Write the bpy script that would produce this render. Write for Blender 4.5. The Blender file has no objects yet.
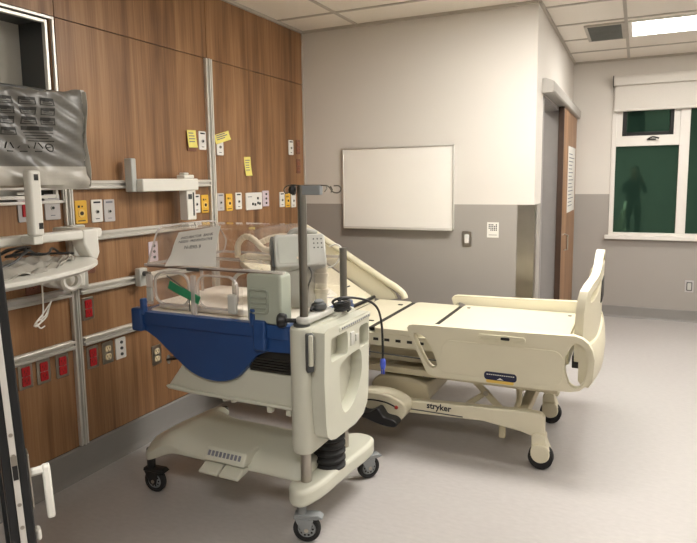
import bpy, bmesh, math, random
from mathutils import Vector, Matrix, Euler
from mathutils.geometry import tessellate_polygon
random.seed(7)
S = bpy.context.scene
EXPO = 2.3
COL = S.collection
PI = math.pi
R = math.radians
V = Vector

# ------------------------------------------------------------------ materials
def lin(r, g, b):
    f = lambda c: (c/255/12.92) if c/255 <= .04045 else ((c/255+.055)/1.055)**2.4
    return (f(r), f(g), f(b), 1)
MATS = {}
def new_mat(name):
    m = bpy.data.materials.new(name); m.use_nodes = True
    nt = m.node_tree
    return m, nt, nt.nodes['Principled BSDF']
def mat(name, col, rough=.5, metal=0, var=.05, scale=12, bump=0, bscale=200, ior=1.5, stretch=(1, 1, 1), coat=0):
    if name in MATS: return MATS[name]
    m, nt, b = new_mat(name); N = nt.nodes; L = nt.links
    c = lin(*col)
    b.inputs['Roughness'].default_value = rough; b.inputs['Metallic'].default_value = metal
    b.inputs['IOR'].default_value = ior; b.inputs['Coat Weight'].default_value = coat
    tc = N.new('ShaderNodeTexCoord'); mp = N.new('ShaderNodeMapping'); mp.inputs['Scale'].default_value = stretch
    L.new(tc.outputs['Object'], mp.inputs['Vector'])
    no = N.new('ShaderNodeTexNoise'); no.inputs['Scale'].default_value = scale; no.inputs['Detail'].default_value = 4
    L.new(mp.outputs['Vector'], no.inputs['Vector'])
    rp = N.new('ShaderNodeValToRGB')
    rp.color_ramp.elements[0].position = .3; rp.color_ramp.elements[1].position = .7
    rp.color_ramp.elements[0].color = tuple(x*(1-var) for x in c[:3]) + (1,)
    rp.color_ramp.elements[1].color = tuple(min(1, x*(1+var)) for x in c[:3]) + (1,)
    L.new(no.outputs['Fac'], rp.inputs['Fac']); L.new(rp.outputs['Color'], b.inputs['Base Color'])
    if bump:
        n2 = N.new('ShaderNodeTexNoise'); n2.inputs['Scale'].default_value = bscale; n2.inputs['Detail'].default_value = 3
        L.new(mp.outputs['Vector'], n2.inputs['Vector'])
        bu = N.new('ShaderNodeBump'); bu.inputs['Strength'].default_value = bump; bu.inputs['Distance'].default_value = .002
        L.new(n2.outputs['Fac'], bu.inputs['Height']); L.new(bu.outputs['Normal'], b.inputs['Normal'])
    MATS[name] = m
    return m
def wood_mat(name, dark, mid, light, rough=.38):
    m, nt, b = new_mat(name); N = nt.nodes; L = nt.links
    tc = N.new('ShaderNodeTexCoord')
    def noise(sc, scale, det, dist=0):
        mp = N.new('ShaderNodeMapping'); mp.inputs['Scale'].default_value = sc
        L.new(tc.outputs['Object'], mp.inputs['Vector'])
        no = N.new('ShaderNodeTexNoise'); no.inputs['Scale'].default_value = scale; no.inputs['Detail'].default_value = det
        no.inputs['Distortion'].default_value = dist
        L.new(mp.outputs['Vector'], no.inputs['Vector']); return no
    a = noise((6, 6, .35), 2.2, 6, .6); f = noise((60, 60, 1.4), 2, 4)
    w = noise((2.6, 2.6, .12), 2, 2)
    mx = N.new('ShaderNodeMath'); mx.operation = 'MULTIPLY_ADD'; mx.inputs[1].default_value = .5
    L.new(a.outputs['Fac'], mx.inputs[0])
    m2 = N.new('ShaderNodeMath'); m2.operation = 'MULTIPLY_ADD'; m2.inputs[1].default_value = .22
    L.new(f.outputs['Fac'], m2.inputs[0])
    m3 = N.new('ShaderNodeMath'); m3.operation = 'MULTIPLY'; m3.inputs[1].default_value = .28
    L.new(w.outputs['Fac'], m3.inputs[0]); L.new(m3.outputs[0], m2.inputs[2]); L.new(m2.outputs[0], mx.inputs[2])
    rp = N.new('ShaderNodeValToRGB'); e = rp.color_ramp.elements
    e[0].position = .36; e[0].color = lin(*dark); e[1].position = .64; e[1].color = lin(*light)
    k = e.new(.5); k.color = lin(*mid)
    L.new(mx.outputs[0], rp.inputs['Fac']); L.new(rp.outputs['Color'], b.inputs['Base Color'])
    b.inputs['Roughness'].default_value = rough
    return m
def clear_mat(name, tint, gloss=1.0, edge=1.45, haze=.025):
    m = bpy.data.materials.new(name); m.use_nodes = True; nt = m.node_tree; N = nt.nodes; L = nt.links
    N.remove(N['Principled BSDF']); out = N['Material Output']
    t = N.new('ShaderNodeBsdfTransparent'); t.inputs['Color'].default_value = tint
    g = N.new('ShaderNodeBsdfGlossy'); g.inputs['Roughness'].default_value = .04
    g.inputs['Color'].default_value = (gloss, gloss, gloss, 1)
    lw = N.new('ShaderNodeLayerWeight'); lw.inputs['Blend'].default_value = .5
    pw = N.new('ShaderNodeMath'); pw.operation = 'POWER'; pw.inputs[1].default_value = 4
    L.new(lw.outputs['Facing'], pw.inputs[0])
    fr = N.new('ShaderNodeMath'); fr.operation = 'MULTIPLY_ADD'; fr.inputs[1].default_value = .6
    fr.inputs[2].default_value = ((edge-1)/(edge+1))**2; L.new(pw.outputs[0], fr.inputs[0])
    df = N.new('ShaderNodeBsdfDiffuse'); df.inputs['Color'].default_value = (.85, .82, .8, 1)
    m0 = N.new('ShaderNodeMixShader'); m0.inputs[0].default_value = haze
    L.new(t.outputs[0], m0.inputs[1]); L.new(df.outputs[0], m0.inputs[2]); t = m0
    mx = N.new('ShaderNodeMixShader')
    L.new(fr.outputs[0], mx.inputs[0]); L.new(t.outputs[0], mx.inputs[1]); L.new(g.outputs[0], mx.inputs[2]); L.new(mx.outputs[0], out.inputs['Surface'])
    return m
def emit_mat(name, col, s):
    m, nt, b = new_mat(name)
    b.inputs['Base Color'].default_value = (.8, .8, .8, 1)
    b.inputs['Emission Color'].default_value = col; b.inputs['Emission Strength'].default_value = s
    return m

WOOD = wood_mat('walnut laminate', (98, 68, 44), (141, 103, 70), (170, 131, 94))
WOOD_DOOR = wood_mat('door laminate', (120, 86, 58), (150, 112, 80), (172, 134, 98), .45)
WALL_UP = mat('upper wall paint', (214, 209, 202), .75, var=.01, scale=3, bump=.05)
WALL_LO = mat('lower wall vinyl', (160, 155, 149), .6, var=.012, scale=4, bump=.08)
FLOOR = mat('sheet vinyl floor', (178, 174, 172), .36, var=.045, scale=26, stretch=(1, 2.2, 1), bump=.03, bscale=60)
CEIL = mat('ceiling tile', (238, 232, 222), .9, var=.02, scale=160, bump=.15, bscale=260)
TBAR = mat('ceiling grid paint', (186, 180, 170), .6)
BASEB = mat('rubber cove base', (134, 131, 128), .55, var=.02)
ALU = mat('brushed aluminium', (222, 220, 214), .36, .55, var=.05, scale=6, stretch=(60, 1, 60))
ALU_V = mat('brushed aluminium upright', (222, 220, 214), .36, .55, var=.05, scale=6, stretch=(60, 60, 1))
STEEL = mat('stainless steel', (176, 170, 160), .28, 1, var=.05, scale=8)
DSTEEL = mat('dark pole steel', (136, 134, 128), .3, 1, var=.06, scale=6)
CHROME = mat('chrome', (215, 213, 208), .12, 1, var=.02)
WHITE = mat('white powder coat', (226, 224, 216), .4, var=.02)
TRIMW = mat('white window paint', (224, 220, 214), .45, var=.015)
CREAM = mat('bed cream plastic', (216, 210, 187), .42, var=.02, scale=5)
CREAM_D = mat('bed beige metal', (198, 188, 160), .45, var=.03, scale=7)
BEIGE = mat('incubator beige plastic', (198, 198, 184), .45, var=.02, scale=5)
BEIGE_S = mat('incubator smooth recess', (188, 187, 172), .5, var=.03)
BLUE = mat('blue tub plastic', (34, 68, 120), .36, var=.05, scale=6)
BLACK = mat('black plastic', (24, 24, 25), .42, var=.1)
RUBBER = mat('black rubber', (30, 30, 31), .7, var=.12, scale=20)
GREY = mat('grey caster plastic', (132, 136, 138), .45, var=.05)
LGREY = mat('light grey plastic', (190, 190, 184), .45, var=.03)
DGREY = mat('dark grey plastic', (70, 72, 72), .5, var=.06)
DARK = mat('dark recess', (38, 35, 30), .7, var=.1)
RED = mat('red outlet plastic', (170, 22, 30), .35, var=.05)
IVORY = mat('ivory outlet plastic', (222, 205, 170), .4, var=.03)
OUTLW = mat('white device plastic', (228, 226, 222), .4, var=.02)
OUTLG = mat('grey device plastic', (190, 186, 186), .42, var=.03)
YELLOW = mat('yellow gas plate', (228, 180, 62), .42, var=.04)
NOTE = mat('yellow sticky paper', (232, 220, 122), .8, var=.04)
PAPER = mat('white paper', (228, 226, 220), .85, var=.02)
INK = mat('ink', (34, 34, 44), .7, var=.1)
INKG = mat('faint grey ink', (120, 122, 132), .8, var=.1)
WBOARD = mat('whiteboard enamel', (242, 239, 233), .3, var=.01, scale=3)
MATTRESS = mat('cream mattress vinyl', (245, 240, 228), .55, var=.03, scale=9, bump=.1, bscale=40)
HOSE = mat('beige hose', (222, 210, 186), .5, var=.04, scale=30)
GREENT = mat('green tape', (40, 132, 92), .5, var=.06, scale=30)
FROST = mat('grey green door plastic', (166, 172, 158), .35, var=.03)
BAG = mat('grey plastic wrap', (102, 100, 95), .34, var=.14, scale=7, bump=.5, bscale=26)
BAG_L = mat('pale plastic wrap', (176, 172, 163), .3, var=.1, scale=9, bump=.5, bscale=26)
PRINT = mat('bag print ink', (30, 29, 26), .6, var=.1)
BLIND = mat('roller blind fabric', (216, 212, 205), .8, var=.015, scale=60)
NAVY = mat('navy label', (22, 28, 62), .4, var=.05)
GOLD = mat('yellow label', (222, 188, 92), .5, var=.05)
BPLUG = mat('blue plug', (62, 84, 190), .45, var=.08)
FRAME_BLK = mat('black door frame', (22, 24, 26), .35, var=.08)
CLEAR = clear_mat('clear acrylic', (.985, .975, .968, 1), .9, 1.5, .015)
CLEAR_E = clear_mat('acrylic edge', (.88, .85, .83, 1), .9, 1.8, .34)
DOORGLASS = clear_mat('door glass', (.72, .8, .82, 1), .8, 1.6)
LAMP = emit_mat('lamp diffuser', (1, .96, .895, 1), 8.8)
LAMP_DIM = emit_mat('dim lamp diffuser', (1, .96, .895, 1), 4.6)
LAMP_FILL = emit_mat('fill lamp diffuser', (1, .96, .895, 1), 7)
def window_glass():
    m, nt, b = new_mat('night window glass')
    b.inputs['Base Color'].default_value = (.014, .032, .023, 1)
    b.inputs['Roughness'].default_value = .03; b.inputs['IOR'].default_value = 1.75
    b.inputs['Specular Tint'].default_value = (.5, 1, .72, 1)
    return m
WGLASS = window_glass()

# ------------------------------------------------------------------ mesh builder
def catmull(pts, n=8, closed=False):
    pts = [V(p) for p in pts]; out = []; k = len(pts)
    rng = range(k if closed else k-1)
    for i in rng:
        if closed: p0, p1, p2, p3 = pts[i-1], pts[i], pts[(i+1) % k], pts[(i+2) % k]
        else: p0, p1, p2, p3 = pts[max(i-1, 0)], pts[i], pts[i+1], pts[min(i+2, k-1)]
        for j in range(n):
            t = j/n
            out.append(.5*((2*p1)+(p2-p0)*t+(2*p0-5*p1+4*p2-p3)*t*t+(3*p1-p0-3*p2+p3)*t**3))
    if not closed: out.append(pts[-1])
    return out
def rrect(x0, x1, y0, y1, r, n=5):
    r = min(r, (x1-x0)/2-1e-5, (y1-y0)/2-1e-5); o = []
    for cx, cy, a in ((x1-r, y1-r, 0), (x0+r, y1-r, 90), (x0+r, y0+r, 180), (x1-r, y0+r, 270)):
        for i in range(n+1):
            t = R(a+90*i/n); o.append((cx+r*math.cos(t), cy+r*math.sin(t)))
    return o
def smooth2(pts, n=4):
    return [(p.x, p.y) for p in catmull([(a, b, 0) for a, b in pts], n, True)]

class MB:
    def __init__(s): s.bm = bmesh.new(); s.mi = 0
    def m(s, i): s.mi = i; return s
    def face(s, vs):
        try:
            f = s.bm.faces.new(vs); f.material_index = s.mi; return f
        except ValueError: return None
    def box(s, x0, x1, y0, y1, z0, z1, mtx=None):
        p = [V((x, y, z)) for z in (z0, z1) for x, y in ((x0, y0), (x1, y0), (x1, y1), (x0, y1))]
        if mtx: p = [mtx @ q for q in p]
        v = [s.bm.verts.new(q) for q in p]
        for f in ((3, 2, 1, 0), (4, 5, 6, 7), (0, 1, 5, 4), (1, 2, 6, 5), (2, 3, 7, 6), (3, 0, 4, 7)): s.face([v[i] for i in f])
        return s
    def prism(s, loop, vec):
        loop = [V(p) for p in loop]; vec = V(vec)
        a = [s.bm.verts.new(p) for p in loop]; b = [s.bm.verts.new(p+vec) for p in loop]
        s.face(a[::-1]); s.face(b)
        for i in range(len(a)):
            j = (i+1) % len(a); s.face([a[i], a[j], b[j], b[i]])
        return s
    def yprism(s, prof, y0, y1): return s.prism([(x, y0, z) for x, z in prof], (0, y1-y0, 0))
    def zprism(s, prof, z0, z1): return s.prism([(x, y, z0) for x, y in prof], (0, 0, z1-z0))
    def xprism(s, prof, x0, x1): return s.prism([(x0, y, z) for y, z in prof], (x1-x0, 0, 0))
    def rings(s, rs, closed=False, caps=True):
        rs = [[s.bm.verts.new(p) for p in r] for r in rs]; n = len(rs[0])
        for i in range(len(rs) if closed else len(rs)-1):
            a, b = rs[i], rs[(i+1) % len(rs)]
            for k in range(n):
                l = (k+1) % n; s.face([a[k], a[l], b[l], b[k]])
        if caps and not closed: s.face(rs[0][::-1]); s.face(rs[-1])
        return s
    def tube(s, pts, r, n=10, closed=False, smooth=0, squash=None):
        if smooth: pts = catmull(pts, smooth, closed)
        pts = [V(p) for p in pts]; k = len(pts); rs = []; up = None
        for i, p in enumerate(pts):
            a = pts[i-1] if (closed or i > 0) else p; b = pts[(i+1) % k] if (closed or i < k-1) else p
            t = (b-a).normalized()
            if up is None: up = t.orthogonal().normalized()
            up = (up-t*up.dot(t))
            if up.length < 1e-6: up = t.orthogonal()
            up.normalize(); sd = t.cross(up)
            rr = r[i] if isinstance(r, (list, tuple)) else r
            rs.append([p+(up*math.cos(2*PI*j/n)+sd*math.sin(2*PI*j/n))*rr for j in range(n)])
        return s.rings(rs, closed)
    def cyl(s, p0, p1, r, r1=None, n=20):
        p0, p1 = V(p0), V(p1); t = (p1-p0).normalized(); u = t.orthogonal().normalized(); w = t.cross(u); r1 = r if r1 is None else r1
        return s.rings([[p+(u*math.cos(2*PI*j/n)+w*math.sin(2*PI*j/n))*q for j in range(n)] for p, q in ((p0, r), (p1, r1))])
    def lathe(s, prof, o, axis, n=24, closed=False):
        o, t = V(o), V(axis).normalized(); u = t.orthogonal().normalized(); w = t.cross(u)
        return s.rings([[o+t*h+(u*math.cos(2*PI*j/n)+w*math.sin(2*PI*j/n))*max(q, 1e-4) for j in range(n)] for q, h in prof], closed)
    def ball(s, c, r, sc=(1, 1, 1), n=14):
        c = V(c); rs = []
        for i in range(1, n):
            a = PI*i/n
            rs.append([c+V((r*sc[0]*math.sin(a)*math.cos(2*PI*j/n), r*sc[1]*math.sin(a)*math.sin(2*PI*j/n), -r*sc[2]*math.cos(a))) for j in range(n)])
        return s.rings(rs)
    def plate(s, outer, holes, fn, d0, d1):
        """outline with holes in (u, v); fn(u, v, d) gives the 3D point; the two skins sit at d0 and d1"""
        def area(l): return sum(l[i][0]*l[(i+1) % len(l)][1]-l[(i+1) % len(l)][0]*l[i][1] for i in range(len(l)))
        outer = outer if area(outer) > 0 else outer[::-1]
        holes = [h if area(h) < 0 else h[::-1] for h in holes]
        loops = [outer]+holes; flat = [p for l in loops for p in l]
        tris = tessellate_polygon([[V((a, b, 0)) for a, b in l] for l in loops])
        A = [s.bm.verts.new(fn(a, b, d0)) for a, b in flat]; B = [s.bm.verts.new(fn(a, b, d1)) for a, b in flat]
        for t in tris: s.face([A[i] for i in t]); s.face([B[i] for i in t][::-1])
        o = 0
        for l in loops:
            for i in range(len(l)):
                j = (i+1) % len(l); s.face([A[o+i], A[o+j], B[o+j], B[o+i]])
            o += len(l)
        return s
    def grid(s, fn, nu, nv, thick):
        """closed slab: fn(u, v) -> point, thick = vector or function giving the offset of the back skin"""
        tf = thick if callable(thick) else (lambda u, v: V(thick))
        A = [[s.bm.verts.new(V(fn(i/nu, j/nv))) for j in range(nv+1)] for i in range(nu+1)]
        B = [[s.bm.verts.new(V(fn(i/nu, j/nv))+tf(i/nu, j/nv)) for j in range(nv+1)] for i in range(nu+1)]
        for i in range(nu):
            for j in range(nv):
                s.face([A[i][j], A[i+1][j], A[i+1][j+1], A[i][j+1]]); s.face([B[i][j+1], B[i+1][j+1], B[i+1][j], B[i][j]])
        for i in range(nu):
            s.face([A[i][0], B[i][0], B[i+1][0], A[i+1][0]]); s.face([A[i+1][nv], B[i+1][nv], B[i][nv], A[i][nv]])
        for j in range(nv):
            s.face([A[0][j+1], B[0][j+1], B[0][j], A[0][j]]); s.face([A[nu][j], B[nu][j], B[nu][j+1], A[nu][j+1]])
        return s
    def build(s, name, mats, parent=None, bevel=0, segs=2, angle=35, label=None, subsurf=0, xf=None):
        if xf: bmesh.ops.transform(s.bm, matrix=xf, verts=s.bm.verts)
        bmesh.ops.recalc_face_normals(s.bm, faces=s.bm.faces)
        me = bpy.data.meshes.new(name); s.bm.to_mesh(me); s.bm.free()
        for q in (mats if isinstance(mats, (list, tuple)) else [mats]): me.materials.append(q)
        for p in me.polygons: p.use_smooth = True
        me.set_sharp_from_angle(angle=R(angle))
        o = bpy.data.objects.new(name, me); COL.objects.link(o)
        if parent: hang(o, parent)
        if bevel:
            b = o.modifiers.new('Bevel', 'BEVEL'); b.width = bevel; b.segments = segs; b.limit_method = 'ANGLE'; b.angle_limit = R(30)
            b.harden_normals = False
        if subsurf:
            q = o.modifiers.new('Subdivision', 'SUBSURF'); q.levels = subsurf; q.render_levels = subsurf
        if label: o['label'] = label
        return o
def wloc(o):
    l = o.location.copy()
    return l
def hang(o, parent):
    o.parent = parent
    if parent.type == 'EMPTY': o.matrix_parent_inverse = parent.matrix_basis.inverted()
    return o
def tag(o, label, cat, group=None, kind=None):
    o['label'] = label; o['category'] = cat
    if group: o['group'] = group
    if kind: o['kind'] = kind
    return o
def thing(name, label, cat, loc=(0, 0, 0), group=None):
    o = bpy.data.objects.new(name, None); COL.objects.link(o); o.location = loc; o.empty_display_size = .1
    return tag(o, label, cat, group)
def struct(o): o['kind'] = 'structure'; return o
def text(name, body, size, mtx, m, parent=None, depth=.0006, align='CENTER', shear=0, label=None, bold=0):
    cu = bpy.data.curves.new(name, 'FONT'); cu.body = body; cu.size = size; cu.align_x = align; cu.align_y = 'CENTER'
    cu.extrude = depth; cu.shear = shear; cu.resolution_u = 2; cu.offset = bold
    t = bpy.data.objects.new(name, cu); COL.objects.link(t)
    me = bpy.data.meshes.new_from_object(t); bpy.data.objects.remove(t); me.name = name
    me.transform(mtx); me.materials.clear(); me.materials.append(m)
    o = bpy.data.objects.new(name, me); COL.objects.link(o)
    if parent: hang(o, parent)
    if label: o['label'] = label
    return o
def basis(o, x, y):
    x = V(x).normalized(); z = x.cross(V(y)).normalized(); y = z.cross(x)
    m = Matrix((x, y, z)).transposed().to_4x4(); m.translation = V(o); return m

# ------------------------------------------------------------------ setting
H = 2.71; YB = 4.49; XC = 1.87; YW = 7.05; XR = 5.2; YF = -2.2
struct(MB().box(-.3, XR+.1, YF-.1, YW+.2, -.1, 0).build('floor', FLOOR))
struct(MB().box(-.3, XR+.1, YF-.1, YW+.2, H, H+.1).build('ceiling', CEIL))
g = MB()
for x, y0, y1 in ((.5, YF, YB), (1.72, YF, 4.2), (2.4, YB, YW), (2.94, YF, YB), (3.62, YF, YW), (4.5, YF, YW)):
    g.box(x-.012, x+.012, y0, y1, H-.008, H)
y = 3.6-.61*9
while y < YW:
    g.box(.0 if y < YB else XC, XR, y-.012, y+.012, H-.0075, H); y += .5985
g.box(0, .02, YF, YB, H-.02, H); g.box(0, XC, YB-.02, YB, H-.02, H); g.box(XC, XC+.02, YB, YW, H-.02, H); g.box(XC, XR, YW-.02, YW, H-.02, H)
struct(g.build('trim_1', TBAR))

# wood wall: laminate panels on a backing, with a recess near the camera
w = MB()
gap = .0025
NY0, NY1, NZ0, NZ1 = 1.30, 2.075, 1.42, 2.27
def panel(y0, y1, z0, z1): w.box(-.02, 0, y0+gap, y1-gap, z0+gap, z1-gap)
for y0, y1 in ((YF, .06), (.06, 1.085), (1.085, 2.11), (2.11, 3.245), (3.245, YB)):
    panel(y0, y1, 2.286, H)
for y0, y1 in ((YF, .06), (.06, 1.085), (2.11, 3.245), (3.245, YB)):
    panel(y0, y1, .165, 2.286)
panel(1.085, 2.11, .165, NZ0); panel(1.085, NY0, NZ0, 2.286); panel(NY1, 2.11, NZ0, 2.286); panel(NY0, NY1, NZ1, 2.286)
w.m(1)
w.box(-.3, -.02, YF, NY0, 0, H).box(-.3, -.02, NY1, YB, 0, H).box(-.3, -.02, NY0, NY1, 0, NZ0).box(-.3, -.02, NY0, NY1, NZ1, H)
w.box(-.02, -.002, YF, YB, 0, .165)
w.m(2).box(-.3, -.2, NY0, NY1, NZ0, NZ1)
w.build('wall_left', [WOOD, DARK, mat('recess back panel', (205, 203, 194), .5, var=.02)])
struct(bpy.data.objects['wall_left'])
nf = MB()
def frame_yz(mb, y0, y1, z0, z1, t, x0, x1):
    mb.box(x0, x1, y0, y0+t, z0, z1).box(x0, x1, y1-t, y1, z0, z1).box(x0, x1, y0+t, y1-t, z0, z0+t).box(x0, x1, y0+t, y1-t, z1-t, z1)
frame_yz(nf, NY0-.012, NY1+.022, NZ0-.012, NZ1+.012, .014, 0, .014)
frame_yz(nf, NY0+.012, NY1-.012, NZ0+.012, NZ1-.008, .016, -.012, .008)
nf.m(1); frame_yz(nf, NY0, NY1, NZ0, NZ1, .006, -.2, -.012)
struct(nf.build('trim_2', [ALU_V, DGREY], bevel=.002))

# back wall, its return with the sliding door, window wall, unseen walls
b = MB().box(-.02, XC, YB, YB+.12, 1.31, H).m(1).box(-.02, XC, YB, YB+.12, 0, 1.31)
struct(b.build('wall_back', [WALL_UP, WALL_LO]))
DY0, DY1, DZ = 4.83, 5.80, 2.09
b = MB()
b.box(XC-.12, XC, YB+.12, DY0-.01, 1.31, H).box(XC-.12, XC, DY1+.01, YW, 1.31, H).box(XC-.12, XC, DY0-.01, DY1+.01, DZ+.01, H)
b.m(1).box(XC-.12, XC, YB+.12, DY0-.01, 0, 1.31).box(XC-.12, XC, DY1+.01, YW, 0, 1.31)
struct(b.build('wall_return', [WALL_UP, WALL_LO]))
struct(MB().box(.55, .65, YB+.12, YW, 0, H).box(.65, XC-.12, YW-.1, YW, 0, H).build('wall_bathroom', WALL_LO))
jm = MB().box(XC-.125, XC+.006, DY0-.02, DY0, 0, DZ+.02).box(XC-.125, XC+.006, DY1, DY1+.02, 0, DZ+.02).box(XC-.125, XC+.006, DY0, DY1, DZ, DZ+.02)
struct(jm.build('trim_3', mat('grey steel jamb', (150, 146, 144), .45, var=.02)))
WX0, WX1, WZ0, WZ1 = 2.265, 4.2, .885, 2.42
b = MB()
for m_, z0, z1 in ((1, 0, 1.32), (0, 1.32, H)):
    b.m(m_).box(XC-.12, WX0, YW, YW+.15, z0, z1).box(WX1, XR, YW, YW+.15, z0, z1)
b.m(1).box(WX0, WX1, YW, YW+.15, 0, WZ0); b.m(0).box(WX0, WX1, YW, YW+.15, WZ1, H)
struct(b.build('wall_window', [WALL_UP, WALL_LO]))
struct(MB().box(XR, XR+.1, YF, YW, 0, H).build('wall_right', WALL_UP))
struct(MB().box(-.02, XR, YF-.1, YF, 0, H).build('wall_front', WALL_UP))
cove = lambda d: [(0, 0), (d+.012, 0), (d+.004, .012), (d, .04), (d, .158), (d*.4, .165), (0, .165)]
struct(MB().prism([(a, YF, z) for a, z in cove(.012)], (0, YB-YF, 0)).build('baseboard_left', BASEB))
struct(MB().prism([(0, YB-a, z*.75) for a, z in cove(.006)], (XC, 0, 0)).build('baseboard_back', BASEB))
struct(MB().prism([(XC, YW-a, z*.75) for a, z in cove(.008)], (XR-XC, 0, 0)).build('baseboard_window', BASEB))
cg = MB().box(1.755, XC+.003, YB-.004, YB, .16, 1.31).box(XC, XC+.004, YB, YB+.1, .16, 1.31)
struct(cg.build('trim_4', STEEL))
struct(MB().box(0, .012, YB-.012, YB, .165, H).build('trim_5', ALU_V))

# window: frame, sash, panes, sill
wf = MB()
FY0, FY1 = YW-.012, YW+.07
def frame_xz(mb, x0, x1, z0, z1, t, y0, y1, tb=None, tt=None):
    tb = t if tb is None else tb; tt = t if tt is None else tt
    mb.box(x0, x0+t, y0, y1, z0, z1).box(x1-t, x1, y0, y1, z0, z1).box(x0+t, x1-t, y0, y1, z0, z0+tb).box(x0+t, x1-t, y0, y1, z1-tt, z1)
frame_xz(wf, WX0, WX1, WZ0, WZ1, .045, FY0, FY1, .03)
wf.box(2.895, 2.985, FY0, FY1, WZ0+.03, WZ1-.045)
wf.box(3.60, 3.69, FY0, FY1, WZ0+.03, WZ1-.045)
wf.box(WX0+.045, 2.895, FY0, FY1, 1.815, 1.905)
win = struct(wf.build('window_1', TRIMW, bevel=.004))
hang(MB().box(2.31, 2.895, YW+.03, YW+.04, .915, 1.815).build('lower_pane', WGLASS), win)
hang(MB().box(2.985, 3.60, YW+.03, YW+.04, .915, 2.375).build('tall_pane', WGLASS), win)
hang(MB().box(3.69, 4.155, YW+.03, YW+.04, .915, 2.375).build('side_pane', WGLASS), win)
sa = MB(); frame_xz(sa, 2.365, 2.845, 1.92, 2.35, .04, YW-.008, YW+.05)
tilt = Matrix.Translation((0, YW+.02, 2.35)) @ Matrix.Rotation(R(7), 4, 'X') @ Matrix.Translation((0, -YW-.02, -2.35))
sash = hang(sa.build('vent_sash', BLACK, bevel=.004, xf=tilt), win)
hang(MB().box(2.40, 2.81, YW+.02, YW+.03, 1.955, 2.315).build('sash_pane', WGLASS, xf=tilt), sash)
fx = MB(); frame_xz(fx, 2.31, 2.895, 1.905, 2.375, .055, YW+.005, YW+.045, .016)
hang(fx.build('sash_frame', TRIMW), win)
lt = MB().box(2.60, 2.68, YW-.03, YW-.012, 1.872, 1.884).tube([(2.61, YW-.03, 1.88), (2.65, YW-.055, 1.9), (2.71, YW-.06, 1.885)], .008, 8, smooth=4)
hang(lt.build('window_latch', BLACK), win)
hang(MB().box(WX0-.035, WX1+.03, YW-.06, YW+.01, .845, .887).build('window_sill', TRIMW, bevel=.006), win)

bl = thing('roller_blind', 'pale roller blind pulled a little down over the window', 'blind', (3.2, YW-.05, 2.5))
bf = MB().xprism([(YW-.095, 2.43), (YW-.1, 2.45), (YW-.1, 2.50), (YW-.085, 2.525), (YW, 2.525), (YW, 2.43)], 2.27, 4.25)
bf.build('cassette', BLIND, bl, bevel=.004)
MB().box(2.262, 2.27, YW-.1, YW, 2.425, 2.53).build('end_cap', DGREY, bl)
MB().box(2.285, 4.23, YW-.052, YW-.049, 2.19, 2.43).build('fabric', BLIND, bl)
MB().cyl((2.285, YW-.05, 2.18), (4.23, YW-.05, 2.18), .012).build('hem_bar', BLIND, bl)

# sliding door
dr = MB().box(XC+.012, XC+.052, 5.76, 7.0, .012, 2.12)
dr.m(1).box(XC+.008, XC+.056, 5.735, 5.76, .012, 2.12)
door = struct(dr.build('door_1', [WOOD_DOOR, mat('dark door edge', (62, 42, 28), .5, var=.1)], bevel=.003))
hd = MB().tube([(XC+.055, 6.0, .97), (XC+.085, 6.0, .965), (XC+.085, 6.0, .83), (XC+.055, 6.0, .825)], .009, 8)
hang(hd.build('door_handle', CHROME), door)
hz = [(XC, 2.12), (XC+.075, 2.12), (XC+.085, 2.13), (XC+.085, 2.2), (XC+.03, 2.225), (XC, 2.225)]
rl = MB().prism([(a, 4.74, z) for a, z in hz], (0, 2.29, 0))
hang(rl.build('door_track_cover', mat('track cover grey', (168, 164, 158), .5, var=.03), bevel=.003), door)
nt_ = thing('door_notice', 'tall white printed notice taped to the sliding wood door', 'notice', (XC+.052, 6.5, 1.5))
MB().box(XC+.052, XC+.0545, 6.20, 6.9, 1.16, 1.80).build('sheet', PAPER, nt_)
q = MB()
for k in range(15): q.box(XC+.0545, XC+.055, 6.26, 6.26+random.uniform(.3, .58), 1.22+k*.036, 1.228+k*.036)
q.build('print_lines', INKG, nt_)

# ------------------------------------------------------------------ ceiling fittings
def troffer(name, label, x0, x1, y0, y1, lamp=None):
    t = thing(name, label, 'ceiling light', ((x0+x1)/2, (y0+y1)/2, H), 'ceiling light panels')
    f = MB(); 
    f.box(x0, x0+.03, y0, y1, H-.014, H-.002).box(x1-.03, x1, y0, y1, H-.014, H-.002).box(x0+.03, x1-.03, y0, y0+.03, H-.014, H-.002).box(x0+.03, x1-.03, y1-.03, y1, H-.014, H-.002)
    f.build('light_frame', WHITE, t)
    MB().box(x0+.03, x1-.03, y0+.03, y1-.03, H-.011, H-.004).build('diffuser', lamp or LAMP, t)
    return t
troffer('ceiling_light', 'lit white ceiling light panel in front of the window', 2.415, 3.605, 5.385, 5.955, LAMP_DIM)
troffer('ceiling_light', 'lit ceiling light panel over the foot of the bed, above the photo', 1.745, 2.915, 3.03, 3.58)
troffer('ceiling_light', 'added ceiling fill panel over the open floor right of the bed, unseen', 3.64, 4.21, 2.8, 3.98, LAMP_DIM)  # unseen lamp, added to brighten the floor on the right
troffer('ceiling_light', 'added ceiling fill panel inside the small side room, unseen', .75, 1.35, 5.0, 5.6, LAMP_DIM)  # unseen lamp, added to lighten the view through the door opening
troffer('ceiling_light', 'added ceiling fill panel behind the photographer, unseen', 1.75, 2.92, -.55, .02, LAMP_FILL)  # unseen lamp, added as fill for surfaces facing the camera
vt = thing('air_vent', 'grey louvred air vent in the ceiling beside the light panel', 'vent', (2.24, 5.68, H))
f = MB().box(2.09, 2.39, 5.385, 5.41, H-.016, H-.002).box(2.09, 2.39, 5.955, 5.98, H-.016, H-.002).box(2.09, 2.115, 5.41, 5.955, H-.016, H-.002).box(2.365, 2.39, 5.41, 5.955, H-.016, H-.002)
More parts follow.
